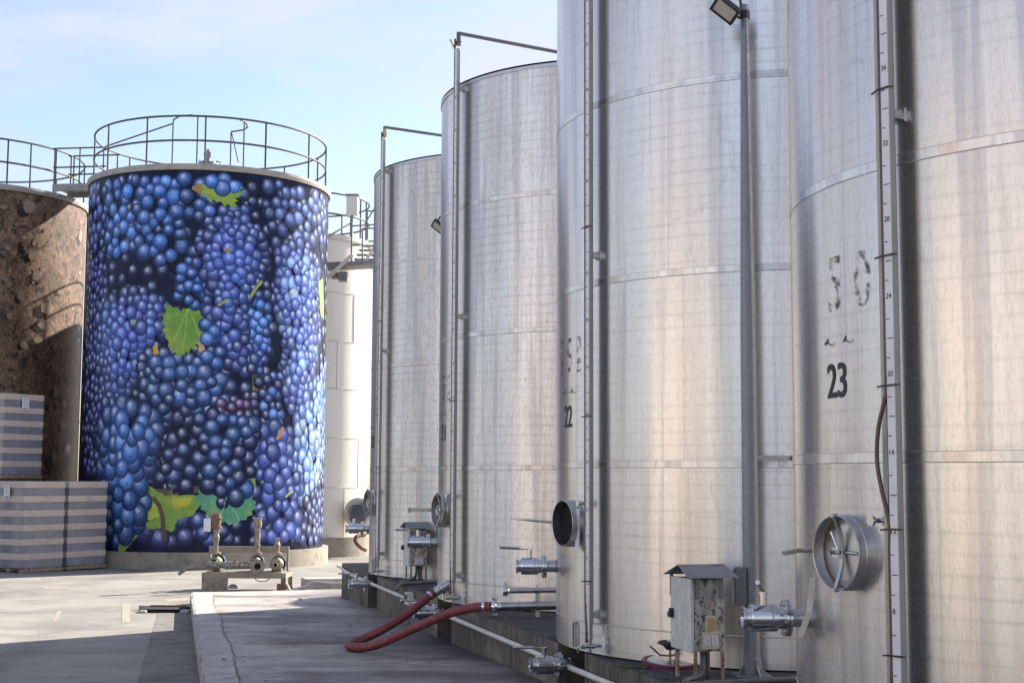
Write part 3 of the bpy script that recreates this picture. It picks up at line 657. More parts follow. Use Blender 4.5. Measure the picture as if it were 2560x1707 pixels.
    if k == 23:
        # this sight tube bows away from its scale
        st = [o for o in ga.children if o.name.split('.')[0] == 'sight_tube'][0]; bpy.data.objects.remove(st)
        C0 = c
        pts = [gp(-.16, .05, -1.5), gp(-.12, .06, -1.3), gp(-.05, .07, -1.08), gp(-.038, .064, -.9), gp(-.038, .064, -.4), gp(-.036, .066, -.22), gp(-.075, .075, -.05), gp(-.098, .08, .10), gp(-.085, .08, .26), gp(-.05, .07, .40), gp(-.038, .064, .5), gp(-.038, .064, 1.0), gp(-.038, .064, 5.1)]
        MB().tube(smooth_path(pts, 8), .0115, 10).build('sight_tube', M['tube'], ga)
        # cream tape hanging from the valve stub
        q = at(2006, 1475, 8.2)
        tpz = MB(); pp = [at(2032, 1442, 8.06), at(2028, 1480, 8.06), at(2022, 1530, 8.03), at(2010, 1565, 8.06), at(1999, 1592, 8.08)]
        for j in range(4): tpz.bar(pp[j], pp[j+1], .034, .003, (0, 1, 0))
        tpz.build('hanging_tape', M['tape'], t)
        C0 = g0
    if k == 22:
        tg = MB(); a = -156.0; ctr = X(cy(a, -.44, .035)); ax = (tn(a), nr(a), up)
        tg.box(ctr, (.085, .003, .36), ax); tg = tg.build('paper_tag', M['paper'], t)
        vs, fs = text_geo('TEMPRANILLO 2017', .004); mb = MB()
        mb.add([ctr+nr(a)*.0022+tn(a)*(.018+.018*v)+up*(.13-.28*u) for u, v in vs], fs); mb.build('tag_lettering', M['black'], tg)
    if k in (20, 21):
        C0 = c; yt = MB()
        if k == 20: pp = [gp(-.01, .05, 5.12), gp(.03, .05, 5.2), gp(.045, .06, 5.3)]
        else: pp = [gp(-.03, .06, 5.12), gp(-.06, .07, 5.18), gp(-.12, .08, 5.28)]
        yt.tube(smooth_path(pp, 5), .014, 8).build('yellow_tube', M['yellow_tube'], t); C0 = g0

# ------------------------------------------------------------------ steel pipes between tanks 21 and 22
q0 = Vector((-.155, 15.0, -1.352)); ux = -PN
pr = thing('steel_pipes', (q0.x, q0.y, -1.474), 'pair of polished steel pipes on a stand where the red hose ends', 'pipes')
MB().lathe(q0, ux, [(0, .03), (0, .047), (2.2, .047)], 28).build('pipe', M['steel'], pr)
q1 = q0+ux*.11+up*.162; MB().lathe(q1, ux, [(0, .02), (0, .03), (2.1, .03)], 24).build('pipe', M['steel'], pr)
cp = MB(); cp.lathe(q1, ux, [(-.045, 0), (-.045, .045), (-.02, .052), (-.018, .058), (.002, .058), (.004, .045), (.03, .032)], 20); cp.box(q1-ux*.01+up*.07, (.03, .025, .05), (ux, PN.cross(up), up)); cp.build('pipe_cap', M['steel'], pr)
s0 = q0+ux*.46; mb = MB(); mb.box((s0.x, s0.y+.05, -1.44), (.045, .03, .12)); mb.box((s0.x, s0.y+.055, -1.27), (.05, .012, .20)); mb.build('stand', M['steel_brushed'], pr)
mb = MB(); mb.lathe(q0+ux*.44, ux, [(0, .047), (0, .05), (.035, .05), (.035, .047)], 24); mb.lathe(q1+ux*.33, ux, [(0, .03), (0, .0335), (.03, .0335), (.03, .03)], 24); mb.cyl(q1+ux*.345+up*.03, q1+ux*.345+up*.06, .009, 8); mb.build('pipe_clamp', M['steel_brushed'], pr)

# ------------------------------------------------------------------ red hose
hp = [at(1090, 1478, 16.80), at(1073, 1489, 16.78), at(1028.7, 1526.6, 16.62), at(957.6, 1572, 16.36), at(905, 1597, 16.12), at(880, 1609, 15.95), at(873, 1617, 15.80), at(879, 1624, 15.68), at(895, 1624, 15.60), at(940, 1611, 15.50), at(1028.7, 1573, 15.32), at(1110, 1537, 15.17), at(1165, 1521.5, 15.08), at(1205, 1516, 15.03), at(1226, 1515.5, 15.0), at(1232, 1515.5, 15.0)]
RH = .052
for i, p in enumerate(hp): p.z = max(p.z, slab_z(p.y)+RH+.002)
hs = thing('suction_hose', (hp[6].x, hp[6].y, slab_z(hp[6].y)), 'ribbed wine red hose looped on the slab between tank and pipe', 'hose')
dense = smooth_path(hp, 40)
# resample at the rib pitch
cum = [0]
for a, b in zip(dense, dense[1:]): cum.append(cum[-1]+(b-a).length)
Lh = cum[-1]; nn = int(Lh/.0155); pts = []; j = 0
for i in range(nn+1):
    s_ = Lh*i/nn
    while j < len(cum)-2 and cum[j+1] < s_: j += 1
    f_ = (s_-cum[j])/max(cum[j+1]-cum[j], 1e-9); pts.append(dense[j].lerp(dense[j+1], f_))
hb_ = MB().tube(pts, RH, 18, rad=[RH*(1.0 if i % 2 else .90) for i in range(len(pts))])
for q_ in range((len(pts)-1)*18): hb_.m[q_] = (q_//18) % 2  # alternate bands darkened to paint groove shade between the ribs
hb_.build('hose_body', [M['hose'], mat('hose_groove_shade', (.17, .034, .038), (.10, .022, .028), 7, rough=.5)], hs)
def clampband(p0, p1, nm): MB().lathe(p0, p1-p0, [(0, RH), (0, RH+.005), ((p1-p0).length, RH+.005), ((p1-p0).length, RH)], 24).build(nm, M['steel'], hs)
clampband(pts[5], pts[7], 'hose_clamp'); clampband(pts[-8], pts[-6], 'hose_clamp')
d0 = (pts[0]-pts[3]).normalized()
MB().lathe(pts[0]-d0*.01, d0, [(0, .05), (0, .056), (.06, .056), (.075, .07), (.105, .07), (.11, .05), (.17, .05), (.25, .045)], 24).build('hose_coupling', M['steel_brushed'], hs)
d1 = (pts[-1]-pts[-4]).normalized(); mb = MB(); mb.lathe(pts[-1]-d1*.005, d1, [(0, .05), (0, .058), (.02, .066), (.04, .066), (.05, .05), (.1, .047)], 24)
for sg in (-1, 1):
    b0 = pts[-1]+d1*.025+up*.06; mb.bar(b0, b0+up*.035+d1*.03*sg+Vector((0, -.02, 0)), .012, .022); mb.bar(b0-up*.12, b0-up*.15+d1*.02*sg, .01, .018)
mb.build('hose_coupling', M['steel'], hs)

# ------------------------------------------------------------------ white pvc line on the plinth front, junction box
def pf(t, z, o=.03): q = P0-RD*t+PN*o; return Vector((q.x, q.y, z))
pv = thing('pvc_pipe', pf(0, -2), 'white plastic pipe clipped along the front of the plinth', 'pipe')
tl = [(-.25, -1.545), (.1, -1.55), (.5, -1.575), (2, -1.60), (5, -1.612), (9.7, -1.625), (13, -1.63), (16, -1.62), (24, -1.60)]
pth = [pf(t, z, .035) for t, z in tl]; MB().tube(smooth_path(pth, 8), .025, 12).build('pipe', M['pvc'], pv)
mb = MB(); t = .9
while t < 23:
    q = pf(t, -1.55, .035); # collars
    sp2 = min(range(len(tl)-1), key=lambda i: 0 if tl[i][0] <= t <= tl[i+1][0] else 9); f_ = (t-tl[sp2][0])/(tl[sp2+1][0]-tl[sp2][0]); q.z = tl[sp2][1]+f_*(tl[sp2+1][1]-tl[sp2][1])
    mb.lathe(q-RD*.012, RD, [(0, .025), (0, .0275), (.012, .0275), (.012, .025)], 12); t += .55 if int(t*3) % 2 else .9
mb.build('pipe_joint', M['pvc'], pv)
jb = at(1003, 1496, 18.75); jq = pf((P0-jb).dot(RD), jb.z, .05)
mb = MB(); mb.box(jq, (.2, .09, .16), (RD, PN, up)); jbo = mb.build('junction_box', M['pvc'], pv, bevel=.008)
MB().cyl(jq+PN*.04-RD*.05+up*.03, jq+PN*.08-RD*.05+up*.03, .035, 14).build('box_cap', M['conduit'], jbo)

# ------------------------------------------------------------------ electrical cabinets
ex, ey = -PN, RD                                        # right along the sheltered face, back along the row
cb0 = Vector((1.335, 10.36, -1.474))
def cabinet(c, label):
    th = thing('electrical_cabinet', c, label, 'electrical cabinet', 'roofed electrical cabinets on the plinth')
    def L3(x, y, z): return Vector((c.x, c.y, 0))+ex*x+ey*y+Vector((0, 0, z))
    ax = (ex, ey, up)
    MB().box(L3(.132, .2, -.995), (.244, .37, .52), ax).build('body', M['cab_side'], th, bevel=.008)
    dr_ = MB().box(L3(-.006, .2, -.995), (.028, .385, .53), ax).build('door', M['cab'], th, bevel=.007)
    hd = MB(); hd.box(L3(-.035, .34, -1.0), (.035, .03, .07), ax); hd.box(L3(-.05, .34, -1.01), (.02, .05, .035), ax); hd.build('handle', M['rubber'], dr_, bevel=.004)
    rf = MB(); z0, z1 = -.715, -.632; y0, ym, y1 = -.07, .16, .40; x0, x1 = -.075, .335
    for (ya, za, yb, zb_) in ((y0, z0, ym, z1), (ym, z1, y1, z0)):
        vs = [L3(x0, ya, za), L3(x1, ya, za), L3(x1-.02, yb, zb_), L3(x0+.02, yb, zb_)] if za < zb_ else [L3(x0+.02, ya, za), L3(x1-.02, ya, za), L3(x1, yb, zb_), L3(x0, yb, zb_)]
        vs += [v-up*.004 for v in vs]; rf.add(vs, [(0, 1, 2, 3), (7, 6, 5, 4), (0, 4, 5, 1), (1, 5, 6, 2), (2, 6, 7, 3), (3, 7, 4, 0)])
    rf.build('roof', M['cab_roof'], th)
    for (x, y) in ((.035, .012), (.225, .012), (-.01, .39), (.225, .39)):
        s_ = MB(); s_.box(L3(x, y-.004 if y < .1 else y, -.79), (.028, .006, .165), ax); s_.cyl(L3(x, y-.008, -.86), L3(x, y-.016, -.86), .008, 8); s_.build('roof_strap', M['galv'], th)
    def plate(xc, zc, wx, hz, m, nm, par): return MB().box(L3(xc, .007, zc), (wx, .018, hz), ax).build(nm, m, par, bevel=.003)
    sw = plate(.135, -1.055, .08, .115, M['outlet'], 'switch', th); MB().box(L3(.138, -.005, -1.055), (.05, .012, .082), ax).build('rocker', M['amber_plastic'], sw, bevel=.003)
    so = plate(.135, -1.175, .13, .125, M['outlet'], 'socket_outlet', th)
    for xx in (.105, .165):
        f_ = MB().box(L3(xx, -.004, -1.175), (.045, .008, .07), ax).build('socket_face', M['scale'], so, bevel=.002)
        h_ = MB()
        for zz, xo in ((.018, -.004), (0, .004), (-.018, -.004)): h_.cyl(L3(xx+xo, -.0078, -1.175+zz), L3(xx+xo, -.0092, -1.175+zz), .0042, 8)
        h_.build('socket_hole', M['void'], f_)
    for (x, y) in ((.025, .03), (.24, .03), (.025, .37), (.24, .37)):
        MB().box(L3(x, y, -1.363), (.022, .022, .225), ax).build('leg', M['rust'], th)
    fx = MB(); pa = smooth_path([L3(.13, .15, -1.25), L3(.13, .14, -1.34), L3(.09, .08, -1.41), L3(.0, -.02, -1.432), L3(-.1, -.10, -1.436), L3(-.16, -.2, -1.45), L3(-.165, -.3, -1.46)], 14)
    fx.tube(pa, .022, 10, rad=[.022 if i % 2 else .0195 for i in range(len(pa))]); pb = smooth_path([L3(.17, .15, -1.25), L3(.175, .16, -1.4), L3(.19, .2, -1.47)], 14)
    fx.tube(pb, .022, 10, rad=[.022 if i % 2 else .0195 for i in range(len(pb))]); fx.build('cable_duct', M['conduit'], th)
    return th
cab1 = cabinet(cb0, 'rust stained electrical cabinet with grey tin roof beside the tall pole')
cab2 = copy_tree(cab1); cab2.location = Vector((-1.43, 20.03, -1.474)); cab2['label'] = 'distant roofed electrical cabinet standing left of tank 21'
# conduits lying on the plinth
mb = MB(); mb.tube([at(1690, 1712, 10.1), at(1800, 1706, 10.15), at(1985, 1697, 10.25), at(2100, 1694, 10.3)], .022, 10)
tag(mb.build('conduit_pipe', M['conduit']), 'grey conduit pipe lying on the plinth in front of the pole', 'pipe')
mb = MB(); a, b = at(930, 1459, 19.6), at(1092, 1452, 19.95); a.z = b.z = -1.44; mb.tube([at(995, 1474, 19.1), at(998, 1462, 19.3), at(1012, 1458, 19.5), at(1040, 1456.5, 19.6), at(1092, 1451, 19.8)], .026, 10)
mb.cyl(at(1008, 1459, 19.45), at(1022, 1457, 19.5), .034, 10)
tag(mb.build('conduit_pipe', M['conduit']), 'dark conduit pipe running behind the far cabinet legs to the junction box', 'pipe')

# ------------------------------------------------------------------ manway lid lying on the plinth
lc = Vector((1.262, 11.26, -1.474)); lt = Vector((.05, -.08, 1)).normalized()
lid = thing('hatch_lid', lc, 'round hatch lid with magenta seal and black handwheel on the plinth', 'hatch lid')
MB().lathe(lc+up*.035, lt, [(-.02, 0), (-.02, .19), (.0, .195), (.012, .18), (.02, 0)], 48).build('lid_plate', M['steel_brushed'], lid)
MB().lathe(lc+up*.035, lt, [(-.028, .19), (-.028, .222), (.008, .225), (.014, .21), (.006, .195)], 48).build('seal', M['lid_gasket'], lid)
yk = MB(); ya = [lc+Vector((-.17, -.10, .17)), lc+Vector((-.09, -.1, .10)), lc+Vector((.0, -.02, .085)), lc+Vector((.1, .03, .10)), lc+Vector((.155, .06, .12))]
for a, b in zip(ya, ya[1:]): yk.bar(a, b, .03, .016)
yk.cyl(lc+up*.03, lc+up*.16, .01, 10); yk.build('yoke', M['steel_dark'], lid)
hw = MB(); hc = lc+Vector((0, 0, .185)); hw.tube([hc+Vector((.085*cos(2*pi*i/28), .085*sin(2*pi*i/28), 0)) for i in range(29)], .013, 8, caps=False); hw.lathe(hc-up*.055, up, [(0, .018), (.0, .03), (.05, .075), (.055, .085)], 20)
for i in range(5): hw.cyl(hc-up*.01, hc+Vector((.085*cos(i*1.257), .085*sin(i*1.257), 0)), .011, 8)
hw.build('handwheel', M['rubber'], lid)

# ------------------------------------------------------------------ lamp posts
def lamp_post(c, label):
    th = thing('lamp_post', c, label, 'lamp post', 'floodlight poles in the tank row')
    p = MB(); p.lathe((c.x, c.y, -1.47), up, [(0, .072), (.13, .072), (.135, .067)], 28); p.lathe((c.x, c.y, -1.34), up, [(0, .064), (2.5, .06), (5.06, .031), (5.06, 0)], 28); p.build('pole', M['galv'], th)
    b = MB(); b.box((c.x, c.y, -1.468), (.26, .26, .012))
    for k in range(4):
        a = k*pi/2+.35; d = Vector((cos(a), sin(a), 0)); q = Vector((-sin(a), cos(a), 0))*.005
        v = [Vector((c.x, c.y, -1.462))+d*.072, Vector((c.x, c.y, -1.462))+d*.125, Vector((c.x, c.y, -1.385))+d*.072]
        b.add([x+q for x in v]+[x-q for x in v], [(0, 1, 2), (5, 4, 3), (0, 3, 4, 1), (1, 4, 5, 2), (2, 5, 3, 0)])
    b.build('base_plate', M['galv'], th)
    x_ = MB(); bc = Vector((c.x-.095, c.y-.06, -.80)); x_.box(bc, (.085, .07, .285)); x_ = x_.build('junction_box', M['greybox'], th, bevel=.006)
    MB().box(bc+Vector((-.05, -.006, -.01)), (.012, .062, .26)).cyl(bc+Vector((-.01, -.034, -.085)), bc+Vector((-.01, -.045, -.085)), .012, 10).cyl(bc+Vector((.02, -.034, .11)), bc+Vector((.02, -.04, .11)), .008, 8).build('box_cover', M['greybox'], x_)
    st = MB(); st.bar((c.x+.02, c.y+.03, .165), (c.x+.37, c.y+.19, .165), .006, .035); st.box((c.x+.385, c.y+.185, .165), (.03, .05, .055)); st.build('wall_strap', M['galv'], th)
    # floodlight head, tipped down towards the yard
    hc = Vector((c.x-.17, c.y-.10, 3.645)); f = Vector((-.52, -.62, -.58)).normalized()
    s = Vector((.665, -.15, -.73)); s = (s-f*s.dot(f)).normalized(); u_ = f.cross(s)
    h = MB(); ax = (s, u_, f); W, H = .215, .145
    h.box(hc-f*.018, (W, H, .036), ax); fr = hc+f*.006
    for (o, sz) in ((s*(W/2-.01), (.02, H, .016)), (s*(-W/2+.01), (.02, H, .016)), (u_*(H/2-.009), (W-.04, .018, .016)), (u_*(-H/2+.009), (W-.04, .018, .016))): h.box(fr+o, sz, ax)
    for k in range(7): h.box(hc-f*.05+s*(k-3)*.026, (.006, H*.8, .032), ax)
    fl = h.build('floodlight', M['rubber'], th)
    MB().box(hc+f*.004, (W-.041, H-.037, .008), ax).build('lamp_lens', M['lamp_glass'], fl)
    tp_ = Vector((c.x, c.y, 3.66)); br = MB()
    br.bar(hc+u_*0+s*(-.03)-f*.045, tp_+Vector((-.03, 0, .02)), .022, .016); br.bar(hc+s*.09-f*.03, tp_+Vector((-.03, 0, -.05)), .02, .012)
    br.tube(smooth_path([hc-s*.05-f*.05+up*.01, hc-s*.03-f*.08+up*.09, tp_+Vector((-.08, 0, .14)), tp_+Vector((-.035, 0, .10)), tp_+Vector((-.028, 0, .03))], 6), .011, 8)
    br.lathe((c.x, c.y, 3.61), up, [(0, .033), (0, .041), (.06, .041), (.06, .033)], 20); br.build('lamp_bracket', M['rubber'], fl)
    return th
lp1 = lamp_post(Vector((1.822, 10.74, -1.474)), 'tall grey lamp post with floodlight standing before tank 22')
lp2 = copy_tree(lp1); lp2.location = Vector((-.80, 20.0, -1.474)); lp2['label'] = 'far floodlight just peeking out from behind tank 21'
dq = at(1096, 568, 19.9)-(Vector((1.822-.17, 10.74-.10, 3.645))-Vector((1.822, 10.74, -1.474))); lp2.location = (dq.x, dq.y, dq.z)
for ch in lp2.children:                                                # its pole stands lower on the plinth
    if ch.name.split('.')[0] in ('pole', 'base_plate', 'junction_box', 'wall_strap'): ch.location.z = -1.474-dq.z

# ------------------------------------------------------------------ printed tanks
def ring_rail(th, c, zr, Rr, posts, gap=None, rr=.030):
    ra = MB(); a0, a1 = gap or (0, 360)
    for dz in (1.36, .68): ra.ring((c.x, c.y, zr+dz), Rr, rr, a0, a1, 80)
    ro = ra.build('railing', M['rail'], th)
    for a in posts:
        q = Vector((c.x+Rr*cos(radians(a)), c.y+Rr*sin(radians(a)), zr)); MB().cyl(q, q+up*1.36, rr*.85, 8).build('post', M['rail'], ro)
    return ro
GC = Vector((-8.95, 40.93, 0)); GR = 3.46; GZ = 8.33; GB = road_z(37.5)
def big_tank(c, label, cat='tank', wall=None, zt=GZ, R_=GR, zb=None):
    zb = road_z(c.y-R_) if zb is None else zb
    th = thing('printed_tank', (c.x, c.y, zb), label, cat, 'tanks wrapped in printed film')
    MB().lathe((c.x, c.y, zb+.42), up, [(0, R_), (zt-zb-.42, R_)], 192).build('wall', wall, th)
    MB().lathe((c.x, c.y, zb-.3), up, [(0, R_+.16), (.74, R_+.16), (.74, R_-.02)], 160).build('base_ring', M['base'], th)
    MB().lathe((c.x, c.y, zt), up, [(-.03, R_), (-.03, R_+.05), (.06, R_+.07), (.13, R_+.07), (.13, R_+.02)], 160).build('rim', M['rim'], th)
    MB().lathe((c.x, c.y, zt+.13), up, [(0, R_+.02), (.02, R_-.3), (.32, .3), (.32, 0)], 96).build('roof', M['roof'], th)
    return th
gt_ = big_tank(GC, 'tank wrapped in a print of blue wine grapes with railing on top', wall=M['print_dark'])
def ga_(px, Y=38.5): d = ray(px, 600); d.z = 0; d.normalize(); b = d.dot(GC); D2 = GC.length_squared; s = b-sqrt(max((GR-.1)**2-(D2-b*b), 0)); q = d*s-GC; return degrees(atan2(q.y, q.x))
ring_rail(gt_, GC, GZ+.13, GR-.1, [ga_(x) for x in (229, 263, 360, 507, 659, 768, 812)]+[60, 120, 30, 150])
rv = MB(); r0 = at(520, 400, 39.3); r0.z = GZ+.42
rv.lathe(r0, up, [(0, .26), (.17, .25), (.2, .10), (.24, .08)], 20); rv.cyl(r0+up*.2, r0+up*.42, .07, 12); rv.cyl(r0+up*.34, r0+up*.46, .12, 14); rv.cyl(r0+up*.46, r0+up*.55, .05, 10); rv.tube([r0+Vector((.22, 0, .2)), r0+Vector((.36, 0, .17)), r0+Vector((.38, 0, .0))], .02, 8); rv.tube([r0+Vector((-.24, 0, .0)), r0+Vector((-.25, 0, .24))], .02, 8)
rv.build('roof_vent', M['steel_dark'], gt_)
# inner stair-head railing on the roof
ir = MB(); Yc = 41.2
ir.tube([at(263, 367, 42.5), at(433, 309, Yc), at(434, 300, Yc), at(448, 291, Yc-.4), at(480, 288, Yc-1.2)], .026, 6); ir.tube([at(594, 297, Yc-1.0), at(614, 306, Yc-.6), at(619, 318, Yc-.2), at(610, 325, Yc+.1), at(578, 330, Yc+.3)], .026, 6)
ir = ir.build('stair_rail', M['rail'], gt_)
for (x, y, Y) in ((433, 309, Yc), (578, 330, Yc+.3), (611, 304, Yc-.7), (495, 290, Yc-1.2)):
    q = at(x, y, Y); MB().cyl((q.x, q.y, GZ+.2), q, .022, 8).build('post', M['rail'], ir)
q0_, q1_ = at(580, 335, Yc+.3), at(596, 405, Yc-.5); MB().cyl(q0_, q1_, .02, 8).build('stay', M['rail'], ir)

# -- the grape print: every berry a thin disc of film on the wall
def surfG(px, py, off=0):
    d = ray(px, py); h = hypot(d.x, d.y); ux_, uy_ = d.x/h, d.y/h; b = ux_*GC.x+uy_*GC.y; disc = GR*GR-(GC.x**2+GC.y**2-b*b)
    disc = max(disc, 0); s = b-sqrt(disc); return degrees(atan2(s*uy_-GC.y, s*ux_-GC.x)), s*d.z/h
def gpt(a, z, off): return (GC.x+(GR+off)*cos(radians(a)), GC.y+(GR+off)*sin(radians(a)), z)
K = 2560/2352.0
DEG = degrees(1/GR)
wr = MB(); wr.uv = []; wr.colr = []
placed = []                                              # (angle metres, z, radius, layer)
grid = {}
def layer_for(x, z, r):
    L_ = 0
    for i in range(int((x-r)//.6)-1, int((x+r)//.6)+2):
        for j in range(int((z-r)//.6)-1, int((z+r)//.6)+2):
            for (x2, z2, r2, l2) in grid.get((i, j), ()):
                if (x-x2)**2+(z-z2)**2 < (r+r2)**2: L_ = max(L_, l2+1)
    return L_
def reg(x, z, r, L_): grid.setdefault((int(x//.6), int(z//.6)), []).append((x, z, r, L_))
STEP = .0013
def grape(a, z, rx, rz, c, sh, tilt=0):
    x = a/DEG; L_ = layer_for(x, z, max(rx, rz)); reg(x, z, max(rx, rz), L_); off = .006+STEP*L_
    o = len(wr.v); nseg = 16; ct, st = cos(tilt), sin(tilt)
    ring_ = [(0, 0)]+[(.55*cos(2*pi*k/nseg), .55*sin(2*pi*k/nseg)) for k in range(nseg)]+[(cos(2*pi*k/nseg), sin(2*pi*k/nseg)) for k in range(nseg)]
    for (u, v) in ring_:
        dx, dz = rx*u*ct-rz*v*st, rx*u*st+rz*v*ct
        wr.v.append(gpt(a+dx*DEG, z+dz, off)); wr.uv.append((u, v)); wr.colr.append((*c, sh))
    fs = [(0, 1+k, 1+(k+1) % nseg) for k in range(nseg)]+[(1+k, 1+nseg+k, 1+nseg+(k+1) % nseg, 1+(k+1) % nseg) for k in range(nseg)]
    for f in fs: wr.f.append(tuple(i+o for i in f)); wr.m.append(0); wr.sm.append(True)
def inpoly(x, y, P):
    r = False; j = len(P)-1
    for i in range(len(P)):
        (xi, yi), (xj, yj) = P[i], P[j]
        if (yi > y) != (yj > y) and x < (xj-xi)*(y-yi)/(yj-yi)+xi: r = not r
        j = i
    return r
def patch(P, c, vein=None):                              # a flat printed shape (leaf, stem, backdrop)
    pts_ = [surfG(x*K, y*K) for x, y in P]; cx_ = sum(p[0] for p in pts_)/len(pts_); cz_ = sum(p[1] for p in pts_)/len(pts_)
    L_ = 0
    for p in pts_+[(cx_, cz_)]: L_ = max(L_, layer_for(p[0]/DEG, p[1], .12))
    rr_ = max(hypot((p[0]-cx_)/DEG, p[1]-cz_) for p in pts_); off = .006+STEP*(L_+1)
    for i in range(9):
        for j in range(9):
            xx, zz = cx_/DEG+(i-4)/4*rr_, cz_+(j-4)/4*rr_; px, py = proj(gpt(xx*DEG, zz, 0))
            if inpoly(px/K, py/K, P): reg(xx, zz, rr_/6, L_+1)
    # jagged outline, fan from the centre with an inner ring
    outl = []
    for (p, q) in zip(pts_, pts_[1:]+pts_[:1]):
        for k in range(4):
            f_ = k/4; j_ = (.075 if k % 2 else -.02)*(1 if vein else .3)*rnd.uniform(.5, 1.3); xx, zz = p[0]+(q[0]-p[0])*f_, p[1]+(q[1]-p[1])*f_
            l_ = hypot((xx-cx_)/DEG, zz-cz_)+1e-6; outl.append((xx+(xx-cx_)*j_/l_, zz+(zz-cz_)*j_/l_))
    o = len(wr.v); n_ = len(outl)
    vs = [(cx_, cz_)]
    for k in (.33, .66, 1): vs += [(cx_+(x-cx_)*k, cz_+(z-cz_)*k) for x, z in outl]
    for i, (x, z) in enumerate(vs):
        f_ = rnd.uniform(.85, 1.15); wr.v.append(gpt(x, z, off)); wr.uv.append((0, 0)); wr.colr.append((c[0]*f_, c[1]*f_, c[2]*f_, 1))
    fs = [(0, 1+i, 1+(i+1) % n_) for i in range(n_)]
    for k in (0, 1): fs += [(1+k*n_+i, 1+(k+1)*n_+i, 1+(k+1)*n_+(i+1) % n_, 1+k*n_+(i+1) % n_) for i in range(n_)]
    for f in fs: wr.f.append(tuple(i+o for i in f)); wr.m.append(1); wr.sm.append(True)
    if vein:
        base_, tip = vein[0], vein[1:]
        for t_ in tip: strip_([base_, ((base_[0]+t_[0])/2+1, (base_[1]+t_[1])/2), t_], .018, (min(c[0]*1.5+.05, .8), min(c[1]*1.35+.05, .9), c[2]*1.3+.01), off+STEP)
def strip_(P, wd, c, off=None):
    q = [surfG(x*K, y*K) for x, y in P]
    if off is None: off = .006+STEP*(max(layer_for(a/DEG, z, wd) for a, z in q)+1)
    o = len(wr.v); n_ = len(q)
    for i, (a, z) in enumerate(q):
        a2, z2 = q[min(i+1, n_-1)]; a1, z1 = q[max(i-1, 0)]; dx, dz = (a2-a1)/DEG, z2-z1; l_ = hypot(dx, dz); nx, nz_ = -dz/l_*wd, dx/l_*wd
        for s_ in (-1, 1): wr.v.append(gpt(a+s_*nx*DEG, z+s_*nz_, off)); wr.uv.append((0, 0)); wr.colr.append((*c, 1))
    for i in range(n_-1): wr.f.append((o+2*i, o+2*i+1, o+2*i+3, o+2*i+2)); wr.m.append(1); wr.sm.append(True)
A0, _ = surfG(222, 800); A1, _ = surfG(815, 800); ZLO, ZHI = GB+.5, GZ-.05
def fill(P, cols, r0, r1, dens, tries, sh=(.3, .6), asp=(1.0, 1.12), tilt=.25):
    mine = []; xs = [surfG(x*K, y*K) for x, y in P]; a_lo, a_hi = min(x[0] for x in xs), max(x[0] for x in xs); z_lo, z_hi = min(x[1] for x in xs), max(x[1] for x in xs)
    cand = []
    for _ in range(tries):
        a, z = rnd.uniform(a_lo, a_hi), rnd.uniform(z_lo, z_hi); r_ = rnd.uniform(r0, r1)
        if z-r_*.9 < ZLO or z+r_*1.02 > ZHI: continue
        px, py = proj(gpt(a, z, 0))
        if not inpoly(px/K, py/K, P): continue
        if any(((a-b)/DEG)**2+(z-y2)**2 < (dens*(r_+r2))**2 for b, y2, r2 in mine): continue
        mine.append((a, z, r_))
    mine.sort(key=lambda t: t[2]+rnd.uniform(-.05, .05))
    for a, z, r_ in mine:
        c = rnd.choice(cols); f_ = rnd.uniform(.75, 1.2); grape(a, z, r_, r_*rnd.uniform(*asp), tuple(q*f_ for q in c), rnd.uniform(*sh), rnd.uniform(-tilt, tilt))
Bl = [(.045, .17, .58), (.08, .22, .62), (.03, .11, .42)]
Pu = [(.065, .125, .46), (.085, .14, .50), (.055, .10, .40)]
Dk = [(.012, .03, .11), (.018, .045, .16), (.02, .03, .11)]
Pa = [(.18, .32, .68), (.24, .38, .72), (.14, .26, .62)]
Md = [(.025, .08, .24), (.035, .10, .30), (.02, .06, .19)]
Ov = [(.06, .17, .47), (.045, .14, .42), (.085, .20, .50)]
def NP(P): return [(x/K, y/K) for x, y in P]
def seg_d(p, a, b):
    t = max(0, min(1, ((p[0]-a[0])*(b[0]-a[0])+(p[1]-a[1])*(b[1]-a[1]))/((b[0]-a[0])**2+(b[1]-a[1])**2+1e-9))); return hypot(p[0]-a[0]-t*(b[0]-a[0]), p[1]-a[1]-t*(b[1]-a[1]))
